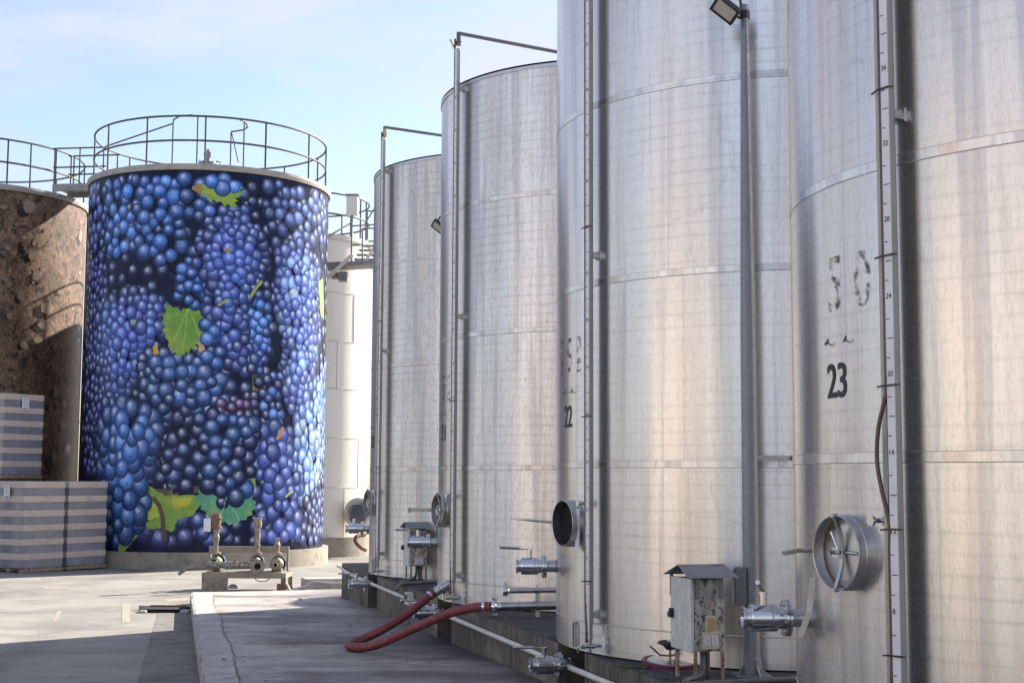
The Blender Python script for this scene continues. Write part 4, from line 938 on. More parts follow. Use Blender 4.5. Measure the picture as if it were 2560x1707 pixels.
def bunch(P, cols, r0, r1, dens=.56, tries=2600, sh=(.2, .5), asp=(1.0, 1.12), edge=.45, tilt=.3):
    """a tight bunch: berries grow brighter and come forward towards its middle"""
    P = NP(P); mine = []; xs = [surfG(x*K, y*K) for x, y in P]; a_lo, a_hi = min(x[0] for x in xs), max(x[0] for x in xs); z_lo, z_hi = min(x[1] for x in xs), max(x[1] for x in xs)
    for _ in range(int(tries*1.3)):
        a, z = rnd.uniform(a_lo, a_hi), rnd.uniform(z_lo, z_hi); r_ = rnd.uniform(r0, r1)*.90
        if z-r_*.95 < ZLO or z+r_*1.05 > ZHI: continue
        px, py = proj(gpt(a, z, 0)); q = (px/K, py/K)
        if not inpoly(*q, P): continue
        if any(((a-b)/DEG)**2+(z-y2)**2 < (dens*(r_+r2))**2 for b, y2, r2, _d in mine): continue
        mine.append((a, z, r_, min(seg_d(q, P[i], P[i-1]) for i in range(len(P)))))
    if not mine: return
    dm = max(m_[3] for m_ in mine)*.6
    mine.sort(key=lambda t: min(t[3], dm)+rnd.uniform(-4, 4))
    for a, z, r_, d_ in mine:
        f_ = (edge*.85+(1.3-edge*.85)*min(1, d_/dm))*rnd.uniform(.62, 1.3); c = rnd.choice(cols); grape(a, z, r_, r_*rnd.uniform(*asp), tuple(q*f_ for q in c), rnd.uniform(*sh), rnd.uniform(-tilt, tilt))
full = [(190, 396), (760, 396), (760, 1270), (190, 1270)]
VD = [(.004, .009, .036), (.006, .015, .055), (.006, .008, .034)]
fill(full, VD, .15, .25, .84, 2200, (.6, .9))
# top: loose berries caught by the light, one against the other in small clumps
for P, cols in (([(262, 432), (335, 428), (345, 560), (330, 640), (262, 640)], Bl), ([(338, 430), (450, 428), (455, 640), (420, 660), (345, 640)], Bl), ([(452, 430), (600, 428), (640, 500), (600, 545), (520, 560), (470, 540)], Bl+Md[:1]),
                ([(670, 445), (812, 470), (815, 610), (690, 620), (665, 520)], [(.06, .11, .36), (.10, .18, .48), (.04, .08, .26)]), ([(222, 470), (262, 450), (262, 640), (222, 640)], [(.03, .06, .22), (.05, .10, .32)])):
    bunch(P, cols, .17, .26, .74, 600, (.25, .8), edge=.55)
bunch([(222, 640), (262, 640), (268, 760), (250, 1180), (212, 1180)], [(.045, .06, .25), (.03, .045, .18)], .15, .21, .62, 900, (.4, .8), edge=.6)
patch(NP([(384, 1108), (408, 1098), (404, 1180), (384, 1200)]), (.05, .10, .06)); patch(NP([(630, 965), (664, 962), (660, 990), (636, 996)]), (.26, .17, .04)); patch(NP([(628, 935), (660, 938), (664, 962), (632, 965)]), (.03, .07, .03))
bunch([(380, 1120), (500, 1060), (505, 1200), (440, 1225), (390, 1210)], [(.012, .03, .10), (.02, .05, .16)], .18, .25, .62, 300, (.5, .9))
# left bunch, two shoulders and a long tail
bunch([(228, 770), (300, 735), (344, 722), (415, 755), (412, 852), (373, 884), (369, 950), (331, 958), (319, 1010), (265, 1010), (247, 924), (240, 850)], Pu, .16, .25, .56, 2400, (.2, .5))
# shiny dark bunch in the middle
bunch([(356, 890), (420, 872), (530, 880), (585, 960), (575, 1010), (530, 1050), (456, 1058), (373, 1048), (350, 966)], Md+[(.05, .14, .38)], .18, .28, .60, 900, (.45, .85), edge=.5)
bunch([(530, 1010), (640, 985), (640, 1040), (540, 1050)], [(.10, .04, .12), (.06, .05, .17)], .15, .2, .62, 200, (.4, .8))
# right-hand bunches
bunch([(689, 620), (765, 606), (800, 671), (800, 850), (786, 930), (760, 1030), (726, 1034), (705, 978), (710, 850), (682, 747)], Pu+Pa[:1], .15, .24, .56, 2200, (.2, .45), edge=.55)
bunch([(742, 1024), (816, 900), (816, 1173), (790, 1270), (755, 1258), (728, 1173)], Pa+Ov[:1], .17, .25, .58, 1000, (.2, .45), (1.1, 1.3), edge=.6)
bunch([(760, 1260), (816, 1160), (816, 1382), (742, 1382), (748, 1300)], [(.015, .03, .11), (.03, .06, .2)], .16, .24, .6, 400, (.5, .9))
bunch([(648, 940), (700, 935), (706, 1070), (655, 1085), (646, 1000)], Bl[:2]+Dk, .15, .21, .62, 300, (.5, .9))
bunch([(593, 1057), (721, 1060), (738, 1150), (750, 1297), (748, 1382), (640, 1382), (636, 1200), (600, 1120)], Pu, .19, .29, .58, 1100, (.2, .5))
strip_(NP([(690, 1098), (700, 1085), (706, 1068)]), .05, (.6, .26, .05)); strip_(NP([(712, 1242), (722, 1232), (730, 1228)]), .03, (.4, .55, .06))
# berries at the foot
bunch([(431, 1292), (500, 1278), (560, 1310), (600, 1382), (425, 1382)], [(.025, .06, .2), (.04, .06, .22)], .21, .29, .6, 300, (.4, .8))
bunch([(305, 1335), (380, 1302), (430, 1340), (430, 1382), (300, 1382)], [(.055, .05, .2), (.035, .035, .14)], .30, .42, .6, 120, (.3, .7))
# foliage and light seen between the bunches near the foot
patch(NP([(330, 1262), (345, 1232), (373, 1214), (415, 1240), (485, 1236), (500, 1262), (480, 1290), (445, 1296), (430, 1330), (405, 1318), (380, 1322), (350, 1312), (335, 1345), (312, 1378), (296, 1378), (306, 1330)]), (.20, .36, .045))
patch(NP([(372, 1262), (398, 1250), (402, 1290), (372, 1300)]), (.46, .52, .06)); patch(NP([(430, 1246), (482, 1242), (470, 1262), (436, 1272)]), (.50, .48, .04)); patch(NP([(318, 1312), (334, 1306), (330, 1338), (312, 1350)]), (.40, .38, .04))
strip_(NP([(383, 1243), (398, 1262), (407, 1290), (410, 1350)]), .06, (.09, .05, .03)); strip_(NP([(372, 1228), (424, 1232), (500, 1222)]), .09, (.08, .045, .035))
# leaf 1 with berries over it
patch(NP([(478, 470), (505, 459), (551, 483), (599, 466), (601, 487), (589, 495), (586, 518), (551, 506), (517, 495)]), (.22, .42, .05), NP([(490, 468), (540, 490), (590, 480), (580, 508)]))
patch(NP([(479, 470), (498, 461), (510, 472), (500, 484)]), (.40, .20, .05))
bunch([(520, 440), (600, 438), (608, 468), (560, 478), (530, 470)], Bl, .2, .27, .72, 120, (.3, .5))
# leaf 2
patch(NP([(419, 761), (452, 778), (490, 776), (534, 764), (530, 804), (514, 840), (490, 862), (465, 880), (448, 892), (430, 872), (414, 833), (410, 800)]), (.15, .33, .035), NP([(470, 772), (436, 850), (456, 884), (500, 842), (526, 790), (416, 800)]))
bunch([(440, 663), (470, 650), (517, 660), (519, 775), (490, 782), (440, 740)], Bl, .16, .22, .62, 300, (.5, .9), edge=.6)
patch(NP([(384, 866), (394, 862), (398, 884), (386, 886)]), (.7, .3, .05)); patch(NP([(496, 856), (510, 850), (512, 878), (498, 880)]), (.7, .45, .25))
# the main hanging bunch, its stalks and the blue berries behind it
bunch([(612, 735), (672, 735), (672, 880), (650, 930), (615, 925)], Bl, .14, .2, .6, 400, (.4, .8))
bunch([(543, 545), (580, 530), (622, 548), (660, 594), (664, 652), (650, 701), (622, 740), (618, 850), (640, 905), (625, 934), (597, 926), (560, 902), (536, 850), (509, 797), (524, 709), (494, 663), (472, 633), (509, 579)], Pu, .15, .235, .545, 2600, (.15, .5), edge=.5)
bunch([(506, 808), (551, 808), (551, 914), (506, 914)], Bl, .19, .23, .75, 60, (.4, .8), edge=.8)
strip_(NP([(626, 742), (640, 720), (655, 703)]), .04, (.34, .48, .05)); strip_(NP([(545, 764), (558, 756), (570, 748)]), .03, (.3, .45, .06)); strip_(NP([(560, 622), (568, 632), (578, 624)]), .03, (.55, .28, .06)); strip_(NP([(330, 806), (338, 812), (342, 800)]), .025, (.4, .5, .06)); strip_(NP([(722, 728), (730, 738), (738, 724)]), .025, (.4, .5, .06))
patch(NP([(794, 705), (806, 695), (808, 800), (800, 790)]), (.26, .44, .10))
# teal leaf under the dark bunch
patch(NP([(489, 1248), (504, 1221), (539, 1239), (622, 1233), (638, 1262), (620, 1291), (580, 1310), (543, 1299), (514, 1279)]), (.08, .33, .20), NP([(566, 1244), (506, 1262), (548, 1300), (598, 1300), (630, 1262)]))
strip_(NP([(624, 1225), (634, 1215), (632, 1195)]), .06, (.2, .42, .04))
bunch([(497, 1040), (560, 1026), (638, 1036), (648, 1110), (626, 1200), (605, 1245), (575, 1268), (545, 1250), (508, 1205), (494, 1110)], Dk+Md+Bl[:1], .19, .28, .64, 900, (.5, .9), edge=.55)
# big oval berries, lower left
bunch([(257, 1008), (344, 1012), (404, 1057), (404, 1115), (373, 1173), (369, 1239), (356, 1297), (325, 1358), (280, 1354), (263, 1256), (247, 1131)], Ov, .23, .33, .57, 1200, (.3, .6), (1.12, 1.3), edge=.45, tilt=.2)
wr.build('printed_film', [M['grape'], M['print_flat']], gt_)
# -- soil tank beside it
SC = Vector((-16.9, 43.05, 0))
st_ = big_tank(SC, 'tank wrapped in a print of stony brown soil at the left edge', wall=M['soil'])
ring_rail(st_, SC, GZ+.13, GR-.1, [-75, -64, -52, -40, -25, -8, 20, 60, 110, 160, 200, 235, 262])
wr = MB(); wr.uv = []; wr.colr = []; grid.clear()
GC_, GC = GC, SC
for (px, py, sx, sy, c) in ((72, 517, 17, 20, (.50, .42, .33)), (66, 610, 14, 18, (.28, .2, .14)), (95, 600, 9, 10, (.34, .27, .2)), (85, 608, 5, 9, (.4, .33, .26)), (20, 620, 10, 7, (.36, .3, .24)), (80, 640, 12, 12, (.38, .32, .25)), (112, 575, 4, 5, (.33, .28, .24)), (10, 518, 10, 6, (.35, .3, .24)), (90, 690, 10, 14, (.36, .3, .25)), (52, 740, 9, 16, (.45, .38, .3)), (25, 790, 9, 8, (.42, .35, .28)), (120, 770, 18, 16, (.5, .42, .33)), (105, 810, 12, 14, (.45, .38, .3)), (150, 730, 8, 6, (.45, .38, .3)), (200, 590, 4, 16, (.6, .5, .4)), (60, 860, 10, 10, (.4, .33, .26)), (95, 850, 12, 9, (.4, .34, .28)), (140, 980, 6, 12, (.44, .36, .28)), (155, 1060, 7, 10, (.42, .35, .28)), (110, 1090, 8, 9, (.42, .35, .28)), (135, 1140, 6, 16, (.42, .36, .3)), (160, 1010, 5, 9, (.46, .38, .3)), (170, 1120, 6, 11, (.4, .33, .26)), (125, 1020, 5, 7, (.4, .33, .26)), (15, 700, 7, 8, (.36, .3, .24)), (40, 560, 5, 5, (.4, .33, .26))):
    P = []; n_ = rnd.randint(6, 9)
    for i in range(n_): f_ = rnd.uniform(.75, 1.1); P.append((px+sx*f_*cos(2*pi*i/n_), py+sy*f_*sin(2*pi*i/n_)))
    patch([((x-sx*.9)/K, (y+sy*.55)/K) for x, y in P], (.03, .016, .012)); patch([(x/K, y/K) for x, y in P], (c[0]*.62, c[1]*.55, c[2]*.5))
for k in range(60):
    px, py = rnd.uniform(5, 205), rnd.uniform(520, 1180); s_ = rnd.uniform(1.2, 4.5); c = rnd.choice([(.30, .22, .16), (.22, .15, .10), (.34, .26, .2), (.05, .03, .02)])
    patch([((px+s_*cos(i*1.05)*rnd.uniform(.7, 1.1))/K, (py+s_*1.2*sin(i*1.05)*rnd.uniform(.7, 1.1))/K) for i in range(6)], c)
wr.build('printed_film', [M['stone_print'], M['stone_print']], st_); GC = GC_
dp = SC+Vector((cos(radians(20)), sin(radians(20)), 0))*(GR+.13); MB().cyl((dp.x, dp.y, road_z(43)), (dp.x, dp.y, GZ), .11, 12).build('downpipe', mat('green_grey_pipe', (.12, .15, .11), (.09, .11, .08), 6, rough=.5), st_)
# -- bridge between the two roofs
ba, bb = SC+Vector((3.1, -1.0, 0)), GC+Vector((-3.2, .9, 0)); bd = (bb-ba).normalized(); bn = Vector((-bd.y, bd.x, 0))
br = thing('roof_bridge', ((ba+bb)/2)+up*(GZ+.2), 'short grey footbridge joining the roofs of the two printed tanks', 'footbridge')
MB().bar(ba+up*(GZ+.34), bb+up*(GZ+.34), 1.0, .06).bar(ba+bn*.5+up*(GZ+.30), bb+bn*.5+up*(GZ+.30), .05, .22).bar(ba-bn*.5+up*(GZ+.30), bb-bn*.5+up*(GZ+.30), .05, .22).build('deck', M['walk'], br)
for s_ in (-.5, .5):
    rl = MB()
    for dz in (1.5, .92): rl.tube([ba+bn*s_+up*(GZ+dz), bb+bn*s_+up*(GZ+dz)], .025, 8)
    rl = rl.build('handrail', M['rail'], br)
    for f_ in (.05, .5, .95): q = ba.lerp(bb, f_)+bn*s_; MB().cyl(q+up*(GZ+.3), q+up*(GZ+1.5), .022, 8).build('post', M['rail'], rl)

# ------------------------------------------------------------------ white tanks and stair behind
def plain_tank(c, R_, zt, label, m, seams, zb=None):
    zb = road_z(c.y-R_) if zb is None else zb
    th = thing('white_tank', (c.x, c.y, zb), label, 'tank')
    MB().lathe((c.x, c.y, zb+.62), up, [(0, R_), (zt-zb-.62, R_)], 128).build('wall', m, th)
    MB().lathe((c.x, c.y, zb-.3), up, [(0, R_+.2), (.92, R_+.2), (.92, R_-.05)], 128).build('base_ring', M['base'], th)
    MB().lathe((c.x, c.y, zt-.02), up, [(0, R_), (0, R_+.06), (.16, R_+.06), (.16, R_), (.5, .3), (.5, 0)], 96).build('roof', M['roof'], th)
    s = MB()
    for z in seams: s.lathe((c.x, c.y, z), up, [(0, R_+.001), (.006, R_+.01), (.03, R_+.01), (.036, R_+.001)], 128)
    for i, z in enumerate(seams):
        for a in range(20+i*17, 380, 60): q = Vector((c.x+(R_+.004)*cos(radians(a)), c.y+(R_+.004)*sin(radians(a)), 0)); s.box(q+up*(z-.8), (.02, .02, 1.55))
    s.build('weld_seam', M['cream2'], th)
    return th
WC = Vector((-7.27, 47.3, 0)); WR = 2.4; WZ = 7.78
wt = plain_tank(WC, WR, WZ, 'sunlit white tank just right of the grape printed tank', M['cream'], [-.35, 1.25, 2.85, 4.4, 6.0])
def wang(px): d = ray(px, 500); d.z = 0; d.normalize(); b = d.dot(WC); s = b-sqrt(max((WR-.05)**2-(WC.length_squared-b*b), 0)); q = d*s-WC; return degrees(atan2(q.y, q.x))
ring_rail(wt, WC, WZ+.15, WR-.05, [wang(878), wang(902), wang(916), -100, -150, 150, 100, 60, 20])
q = at(881, 515, 45.0); mb = MB(); mb.box(q, (.36, .3, .62)); cbx = mb.build('control_box', M['cream'], wt); MB().box(q+Vector((0, -.02, .34)), (.46, .42, .03)).build('box_roof', M['walk'], cbx); MB().cyl((q.x, q.y, WZ), q-up*.3, .04, 8).build('box_post', M['walk'], cbx)
plain_tank(Vector((-2.75, 54.0, 0)), 2.6, 7.2, 'buff tank mostly hidden behind the dull far steel tank', M['cream2'], [-.2, 1.5, 3.2, 4.9, 6.5])
# manway, valve and hose at the foot of the white tank
wa = -62; wn = Vector((cos(radians(wa)), sin(radians(wa)), 0)); wq = WC+wn*WR
mb = MB(); wb = at(898, 1283, 45.2); d_ = Vector((-.35, -.94, 0))
wm = mb.lathe(wb+Vector((.1, .6, 0)), d_, [(0, .52), (.45, .50), (.5, .44), (.5, .36)], 32).build('white_manway', M['cream'], wt)
MB().lathe(wb+Vector((.1, .6, 0))+d_*.5, d_, [(0, .36), (-.1, .35), (-.1, 0)], 28).build('manway_lid', M['steel_brushed'], wm)
MB().tube(smooth_path([at(912, 1335, 45.0), at(893, 1340, 44.7), at(889, 1352, 44.6), at(900, 1366, 44.6), at(914, 1374, 44.8)], 6), .07, 8).build('drain_hose', M['rust_brown'], wt)
# access stair and landing
stw = thing('access_stair', at(880, 670, 44.0)-up*.3, 'grey steel stair and landing between the grape tank and the steel row', 'stairs')
Ys = 43.6
MB().bar(at(800, 668, Ys), at(960, 660, Ys), .9, .14).box(at(858, 692, Ys), (.28, .4, .28)).box(at(836, 689, Ys), (.2, .4, .18)).build('landing', M['walk'], stw)
tr = MB()
for k in range(5): a = at(880+6*k, 657-11.5*k, Ys); tr.box(a+Vector((.5, .3, .0)), (1.05, .28, .045))
tr.build('treads', M['walk'], stw)
sg_ = MB(); sg_.bar(at(816, 697, Ys-.5), at(881, 637, Ys-.5), .05, .11); sg_.bar(at(914, 652, Ys-.3), at(940, 612, Ys-.3), .05, .1); sg_.build('stringer', M['cream'], stw)
rl = MB()
for P in (((819, 592), (879, 557), (881, 562)), ((881, 565), (945, 561)), ((906, 571), (945, 571)), ((912, 560), (942, 512)), ((920, 604), (945, 602)), ((918, 528), (945, 527)), ((879, 612), (900, 612))): rl.tube([at(x, y, Ys-.45) for x, y in P], .025, 8)
rl = rl.build('handrail', M['walk'], stw)
for (x, y0, y1) in ((879, 557, 662), (906, 571, 660), (919, 556, 596)): MB().cyl(at(x, y0, Ys-.45), at(x, y1, Ys-.45), .028, 8).build('post', M['walk'], rl)
# second-row tank behind the steel row: seen only by its shadow and reflections
bt = copy_tree(tank0)
for ch in list(bt.children):
    if ch.name.split('.')[0] not in ('shell', 'roof', 'rim', 'course_seam'):
        def rm(o):
            for q_ in list(o.children): rm(q_)
            bpy.data.objects.remove(o)
        rm(ch)
bt.location = (5.6, 30.6, -2.1); bt['label'] = 'steel tank standing in the second row behind the numbered tanks'; del bt['group']

# ------------------------------------------------------------------ pump skid on the yard
PY = 28.9; pk = .001264
pb = at(503, 1477, PY); pb.z = road_z(PY)
def K3(u, v, dy=0.0): return Vector((pb.x+(u-540)*pk, PY+dy, pb.z+(1425-v)*pk))
pu = thing('pump_skid', K3(1220, 1425, .4), 'grimy skid carrying three pumps with upright pipes on the sunlit yard', 'pump')
D_ = .75
fr = MB()
def bx(u0, u1, v0, v1, y0, y1, mb_=None, m=0):
    a, b = K3(u0, v1, y0), K3(u1, v0, y1); (mb_ or fr).box((a+b)/2, (b.x-a.x, b.y-a.y, b.z-a.z), None, m)
bx(540, 1900, 1135, 1222, 0, .08); bx(520, 1900, 1130, 1215, D_, D_+.08); bx(540, 610, 1140, 1222, .08, D_); bx(1830, 1900, 1140, 1222, .08, D_); bx(630, 1830, 1128, 1140, .02, D_)
fr.build('frame', M['skid'], pu)
for (u0, u1) in ((540, 960),): m_ = MB(); bx(u0, u1, 1222, 1440, .02, .05, m_); m_.build('leg', M['pump'], pu)
m_ = MB(); bx(1820, 1900, 1222, 1312, .0, .08, m_); bx(1760, 1920, 1312, 1440, -.02, .2, m_); m_.build('leg', M['rust_brown'], pu)
for u in (560, 1880): m_ = MB(); bx(u-35, u+35, 1222, 1440, D_, D_+.08, m_); m_.build('leg', M['skid'], pu)
gd = MB(); bx(540, 1860, 735, 835, D_-.1, D_-.04, gd); bx(540, 572, 835, 1130, D_-.1, D_-.04, gd); bx(1825, 1860, 835, 1130, D_-.1, D_-.04, gd); gd.build('guard_frame', M['skid'], pu)
def pump(u, v, r, nm='pump'):
    o = K3(u, v, .28); f = Vector((0, -1, 0)); g = MB()
    g.lathe(o, f, [(-.16, 0), (-.16, r*.85), (0, r), (.06, r), (.10, r*.8), (.11, r*.6), (.14, r*.55)], 28); g.box(o+Vector((0, .05, -r*.95)), (r*1.5, .2, r*.35)); po = g.build(nm, M['pump'], pu)
    g = MB(); g.lathe(o+Vector((0, .16, 0)), Vector((0, 1, 0)), [(0, r*.95), (.26, r*.95), (.28, r*.6), (.28, 0)], 24); g.box(o+Vector((0, .3, -r)), (r*1.6, .25, r*.3)); g.build('motor', M['motor'], po)
    g = MB(); g.lathe(o+Vector((0, .17, 0)), Vector((0, 1, 0)), [(0, r*1.15), (.03, r*1.15), (.03, r*.9)], 28); g.build('fan_cowl', M['black'], po); return po
p1 = pump(718, 985, .135); p2 = pump(1360, 985, .125); p3 = pump(1715, 1000, .135)
def stack(u, prof, par, nm, m): MB().lathe(K3(u, 870, .26), up, [((870-v)*pk, r*pk) for v, r in prof], 18).build(nm, m, par)
stack(716, [(860, 30), (850, 32), (845, 85), (815, 85), (810, 40), (780, 42), (700, 36), (640, 44), (620, 52), (570, 54), (520, 42), (495, 40), (490, 55), (460, 56), (455, 42), (430, 44)], p1, 'riser_pipe', M['pump'])
stack(716, [(430, 85), (418, 88), (400, 88), (395, 70), (275, 70), (270, 90), (252, 90), (250, 62), (185, 62), (185, 0)], p1, 'sight_glass', M['rust_brown'])
g = MB(); bx(520, 635, 270, 480, .18, .19, g); g.build('sign_plate', M['paper'], pu)
stack(1392, [(860, 34), (850, 36), (845, 75), (815, 75), (810, 36), (740, 36), (730, 46), (680, 46), (676, 38), (630, 40), (580, 48), (500, 42), (420, 50), (410, 66), (330, 66), (325, 58), (262, 62), (258, 0)], p2, 'riser_pipe', M['pump'])
stack(1715, [(860, 36), (850, 38), (845, 82), (815, 82), (810, 38), (770, 42), (720, 48), (690, 50), (650, 34), (640, 32), (605, 42), (585, 50), (580, 0)], p3, 'riser_pipe', M['pump'])
g = MB(); g.cyl(K3(1775, 720, .24), K3(1790, 590, .24), .008, 8); g.build('lever', M['rust_brown'], p3)
# cross pipe with open flange, side outlet pipe, small inlet
g = MB(); g.lathe(K3(640, 1010, .02), Vector((1, 0, 0)), [(-.01, 0), (-.01, .068), (.92, .068)], 24); g.build('suction_pipe', mat('flaking_pipe', (.40, .37, .32), (.12, .11, .11), 18, rough=.6, metal=.4, bump=.2, lo=.42, hi=.58), pu)
g = MB(); fo = K3(1442, 1028, -.02); g.lathe(fo, Vector((.16, -1, 0)), [(-.1, .07), (0, .075), (0, .148), (.03, .148), (.03, .066), (-.08, .06), (-.08, 0)], 32)
for k in range(8): a_ = k*pi/4+.2; o_ = fo+Vector((cos(a_)*.122, -.03, sin(a_)*.122)); g.cyl(o_, o_+Vector((0, -.012, 0)), .012, 6)
fl_ = g.build('open_flange', M['pump'], pu); MB().lathe(fo, Vector((.16, -1, 0)), [(.005, .066), (.005, 0)], 24).build('flange_bore', M['void'], fl_)
g = MB(); fo = K3(1722, 1008, .10); g.lathe(fo, Vector((.1, -1, 0)), [(0, .1), (.02, .1), (.02, .05), (.10, .05), (.10, .034), (.02, .032), (.02, 0)], 24); il = g.build('inlet', M['pump'], p3); MB().lathe(fo, Vector((.1, -1, 0)), [(.03, .034), (.03, 0)], 18).build('inlet_bore', M['void'], il)
g = MB(); g.tube([K3(640, 1042, .0), K3(520, 1045, -.02)], .022, 10); g.tube([K3(525, 1045, -.02), K3(400, 1045, -.04), K3(325, 1055, -.06)], .036, 12); g.tube([K3(330, 1050, -.06), K3(185, 1155, -.12)], .034, 12); g.cyl(K3(470, 1045, -.03), K3(455, 1045, -.03), .042, 12); g.cyl(K3(318, 1060, -.06), K3(305, 1068, -.065), .042, 12); g.build('outlet_elbow', M['pump'], pu)
g = MB(); g.tube([K3(890, 905, 0), K3(1020, 905, 0), K3(1050, 930, 0)], .006, 6); g.cyl(K3(1075, 960, .02), K3(1075, 915, .02), .02, 8); g.build('cock_lever', M['rust_brown'], pu)
g = MB(); g.tube(smooth_path([K3(1390, 1215, .05), K3(1430, 1260, .05), K3(1510, 1272, .05), K3(1590, 1260, .05), K3(1635, 1220, .05)], 6), .009, 6); g.build('cable', M['rubber'], pu)
MB().tube(smooth_path([K3(1870, 1300, .1), K3(1960, 1340, -.2), K3(2060, 1395, -.6), K3(2300, 1418, -.9)], 8), .035, 8).build('power_cable', M['walk'], pu)
# low kerb and pipes between skid and plinth
kq = at(757, 1463, 28.2); kb = thing('low_kerb', kq, 'low concrete kerb with pipes behind the slab end', 'kerb')
a, b = roadpx(757, 1470), roadpx(880, 1468); a.z += .1; b.z += .1
MB().bar(a, b, .5, .22).build('kerb_block', M['kerb'], kb, bevel=.02)
MB().tube(smooth_path([at(735, 1476, 27.0), at(765, 1468, 27.1), at(790, 1458, 27.2), at(820, 1461, 27.2), at(900, 1462, 27.3)], 6), .05, 8).build('pipe', M['walk'], kb)
q = roadpx(582, 1478); mb = MB(); mb.sphere(q+up*.06, .10, (1, 1, .9), 20, 8, half=True)
tag(mb.build('dome_cap', M['greybox']), 'small grey dome cap on the yard under the pump skid', 'cap')

# ------------------------------------------------------------------ wrapped pallets of bottles
fdir = Vector((.52, .855, 0)).normalized(); ldir = Vector((-fdir.y, fdir.x, 0))       # along the right-hand face, along the left-hand face
def pallet(c, label):
    PL, PW = 1.32, 1.0
    th = thing('bottle_pallet', c, label, 'pallet', 'film wrapped pallets of bottles'); ax = (fdir, ldir, up); mid = c+fdir*PL/2+ldir*PW/2
    wd = MB()
    for s_ in (-.45, 0, .45): wd.box(mid+ldir*s_*PW+up*.05, (PL, .1, .08), ax)
    for k in range(7): wd.box(mid+fdir*(k-3)*.17+up*.11, (.12, PW, .025), ax)
    wd.build('wooden_pallet', M['wood'], th)
    h = .358; z = .125
    for k in range(6):
        MB().box(mid+up*(z+.095), (PL-.05, PW-.05, .19), ax).build('bottle_layer', M['bottles'], th)
        MB().box(mid+up*(z+.19+.081), (PL-.02, PW-.02, .162), ax).build('cardboard_tray', M['card'], th, bevel=.012); z += h
    wf = MB(); s1, s2 = PL/2+.012, PW/2+.012; prev = None
    # stretch film, pulled in between trays and flaring out at the foot
    rows = [(.05, .035), (.10, .02), (.16, .0)]
    for k in range(6): rows += [(.2+k*h, -.012), (.325+k*h, .005), (.46+k*h, .005)]
    rows += [(z-.0, .004), (z+.015, -.06)]
    vs = []
    per = []
    for e in range(4):
        for f_ in (0, .17, .33, .5, .67, .83): per.append((e, f_))
    cor = [(-1, -1), (1, -1), (1, 1), (-1, 1)]
    for (zz, o) in rows:
        for (e, f_) in per:
            a_, b_2 = cor[e], cor[(e+1) % 4]; uu = a_[0]+(b_2[0]-a_[0])*f_; vv = a_[1]+(b_2[1]-a_[1])*f_; jj = rnd.uniform(-.006, .006)+(rnd.uniform(-.03, .03) if zz < .12 else 0)
            vs.append(mid+fdir*uu*(s1+o+jj)+ldir*vv*(s2+o+jj)+up*(zz+(rnd.uniform(-.03, .03) if zz < .06 else 0)))
    n_ = len(per); fs = [(j*n_+i, j*n_+(i+1) % n_, (j+1)*n_+(i+1) % n_, (j+1)*n_+i) for j in range(len(rows)-1) for i in range(n_)]; fs.append(tuple(range((len(rows)-1)*n_, len(rows)*n_)))
    wf.add(vs, fs, 0, True); wf.build('stretch_film', M['wrap'], th)
    return th, mid, z
def paper_label(th, q, nrm, along):
    MB().box(q, (.22, .004, .34), (along, nrm, up)).build('paper_label', M['paper'], th)
    lb = MB()
    for k in range(6): lb.box(q+nrm*.0035+up*(.13-.035*k), (.16, .001, .008 if k else .014), (along, nrm, up))
    for k in range(12): lb.box(q+nrm*.0035-up*.125+along*((k-5.5)*.013), (.005 if k % 3 else .008, .001, .06), (along, nrm, up))
    lb.build('label_print', M['black'], th)
pc = Vector((-12.17, 35.2, 0)); pc.z = road_z(35.5)
fn, ln_ = -ldir, -fdir
th, mid, z = pallet(pc, 'wrapped bottle pallet in the bottom stack with the paper label on it'); paper_label(th, pc+ldir*.62+up*2.0+ln_*.03, ln_, ldir)
b2 = copy_tree(th); b2.location = th.location+fdir*1.42; b2['label'] = 'wrapped bottle pallet right up against the grape printed tank'
for ch in list(b2.children):
    if ch.name.split('.')[0] in ('paper_label', 'label_print'): bpy.data.objects.remove(ch)
up_c = pc+ldir*2.12+fdir*1.0
for nm, off, zz, lab in ((0, up_c-pc, 0, 'lower bottle pallet hidden behind the front pallets'), (1, up_c-pc, 2.33, 'wrapped bottle pallet standing high on top of the back stack'), (2, ldir*1.06, 0, 'wrapped bottle pallet second from the corner along the left face')):
    t2 = copy_tree(b2); t2.location = pc+off+up*zz; t2['label'] = lab
    if nm == 1: q = Vector(t2.location)+fdir*.66+up*2.0+fn*.03; paper_label(t2, q, fn, fdir)

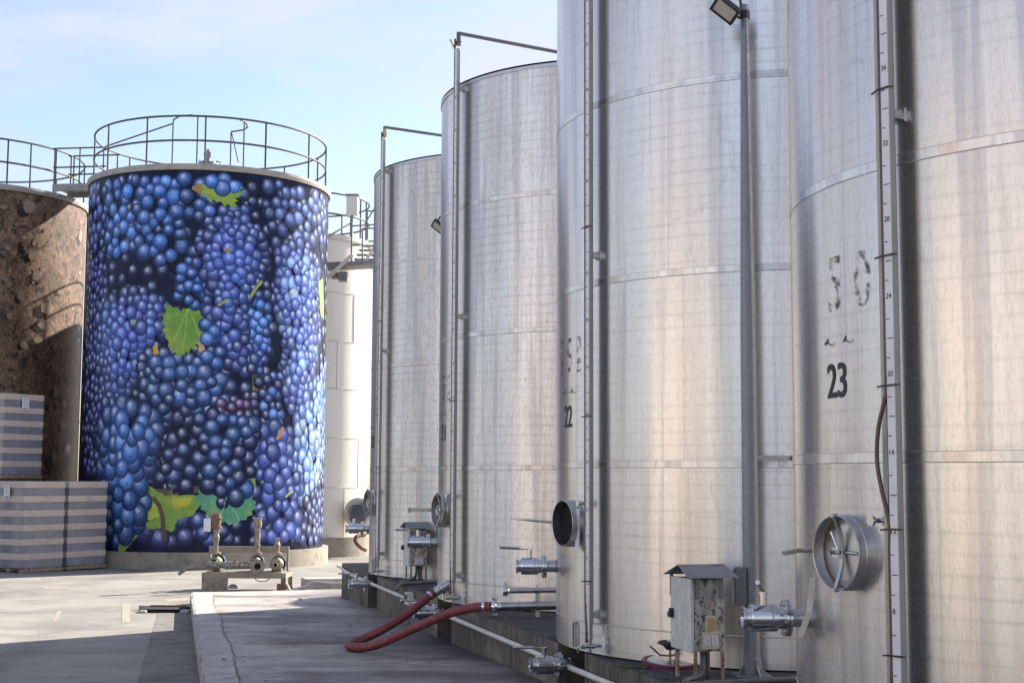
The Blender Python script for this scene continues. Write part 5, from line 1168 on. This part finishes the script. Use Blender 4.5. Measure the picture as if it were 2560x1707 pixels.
# ------------------------------------------------------------------ litter and moss on the plinth
mb = MB()
for k in range(420):
    t = rnd.uniform(2.5, 17); d_ = rnd.random()**1.6*1.6+.02; q = P0-RD*t-PN*d_; s_ = rnd.uniform(.006, .028)
    if any((q-Vector((c.x, c.y, 0))).length < R+.01 for c in CT): continue
    a_ = rnd.uniform(0, 6.28); mb.add([Vector((q.x+s_*cos(a_+j*1.57)*rnd.uniform(.5, 1.3), q.y+s_*sin(a_+j*1.57)*rnd.uniform(.4, 1), -1.468+rnd.uniform(0, .012))) for j in range(4)], [(0, 1, 2, 3)])
for k in range(40):
    q = Vector((rnd.uniform(-3.2, .6), rnd.uniform(12.5, 23), 0)); s_ = rnd.uniform(.012, .04)
    if (q-P0).dot(PN) < .05: continue
    a_ = rnd.uniform(0, 6.28); mb.add([Vector((q.x+s_*cos(a_+j*1.57)*rnd.uniform(.5, 1.3), q.y+s_*sin(a_+j*1.57)*rnd.uniform(.4, 1), slab_z(q.y)+rnd.uniform(.004, .02))) for j in range(4)], [(0, 1, 2, 3)])
tag(mb.build('leaf_litter', M['debris']), 'dry leaf litter scattered over plinth and slab', 'litter', kind='stuff')
mb = MB()
for (px, py, Y, n_, sp2) in ((1058, 1440, None, 26, .09), (1970, 1662, None, 30, .12), (1575, 1668, None, 12, .05), (1370, 1527, None, 16, .1)):
    q = atz(px, py, -1.47)
    for k in range(n_): mb.sphere(q+Vector((rnd.gauss(0, sp2*1.6), rnd.gauss(0, sp2*.6), 0)), rnd.uniform(.012, .035), (1, 1, .6), 8, 4, half=True)
tag(mb.build('moss', M['moss']), 'green moss tufts growing at the foot of the tanks', 'moss', kind='stuff')

# ------------------------------------------------------------------ unseen building added behind the camera's left shoulder to bounce light onto the tanks
wn_ = Vector((.86, .51, 0)).normalized(); wl_ = Vector((-wn_.y, wn_.x, 0)); wc_ = Vector((-17.5, .5, 0)); axw = (wl_, wn_, up)
wh = thing('bounce_building', (wc_.x, wc_.y, -2.0), 'unseen grey building with a wide door added to bounce light onto the tanks', 'bounce_building')
MB().box(wc_-wn_*4+up*2.0, (15, 8, 8.4), axw).build('wall', mat('grey_cladding', (.46, .41, .36), (.33, .30, .275), .35, (1, 1, .1), .6), wh)
MB().box(wc_-wn_*4+up*6.3, (15.6, 8.6, .25), axw).build('roof', M['walk'], wh)
MB().box(wc_+wn_*.02-wl_*3+up*.0, (3.5, .06, 4.0), axw).build('door', M['walk'], wh)
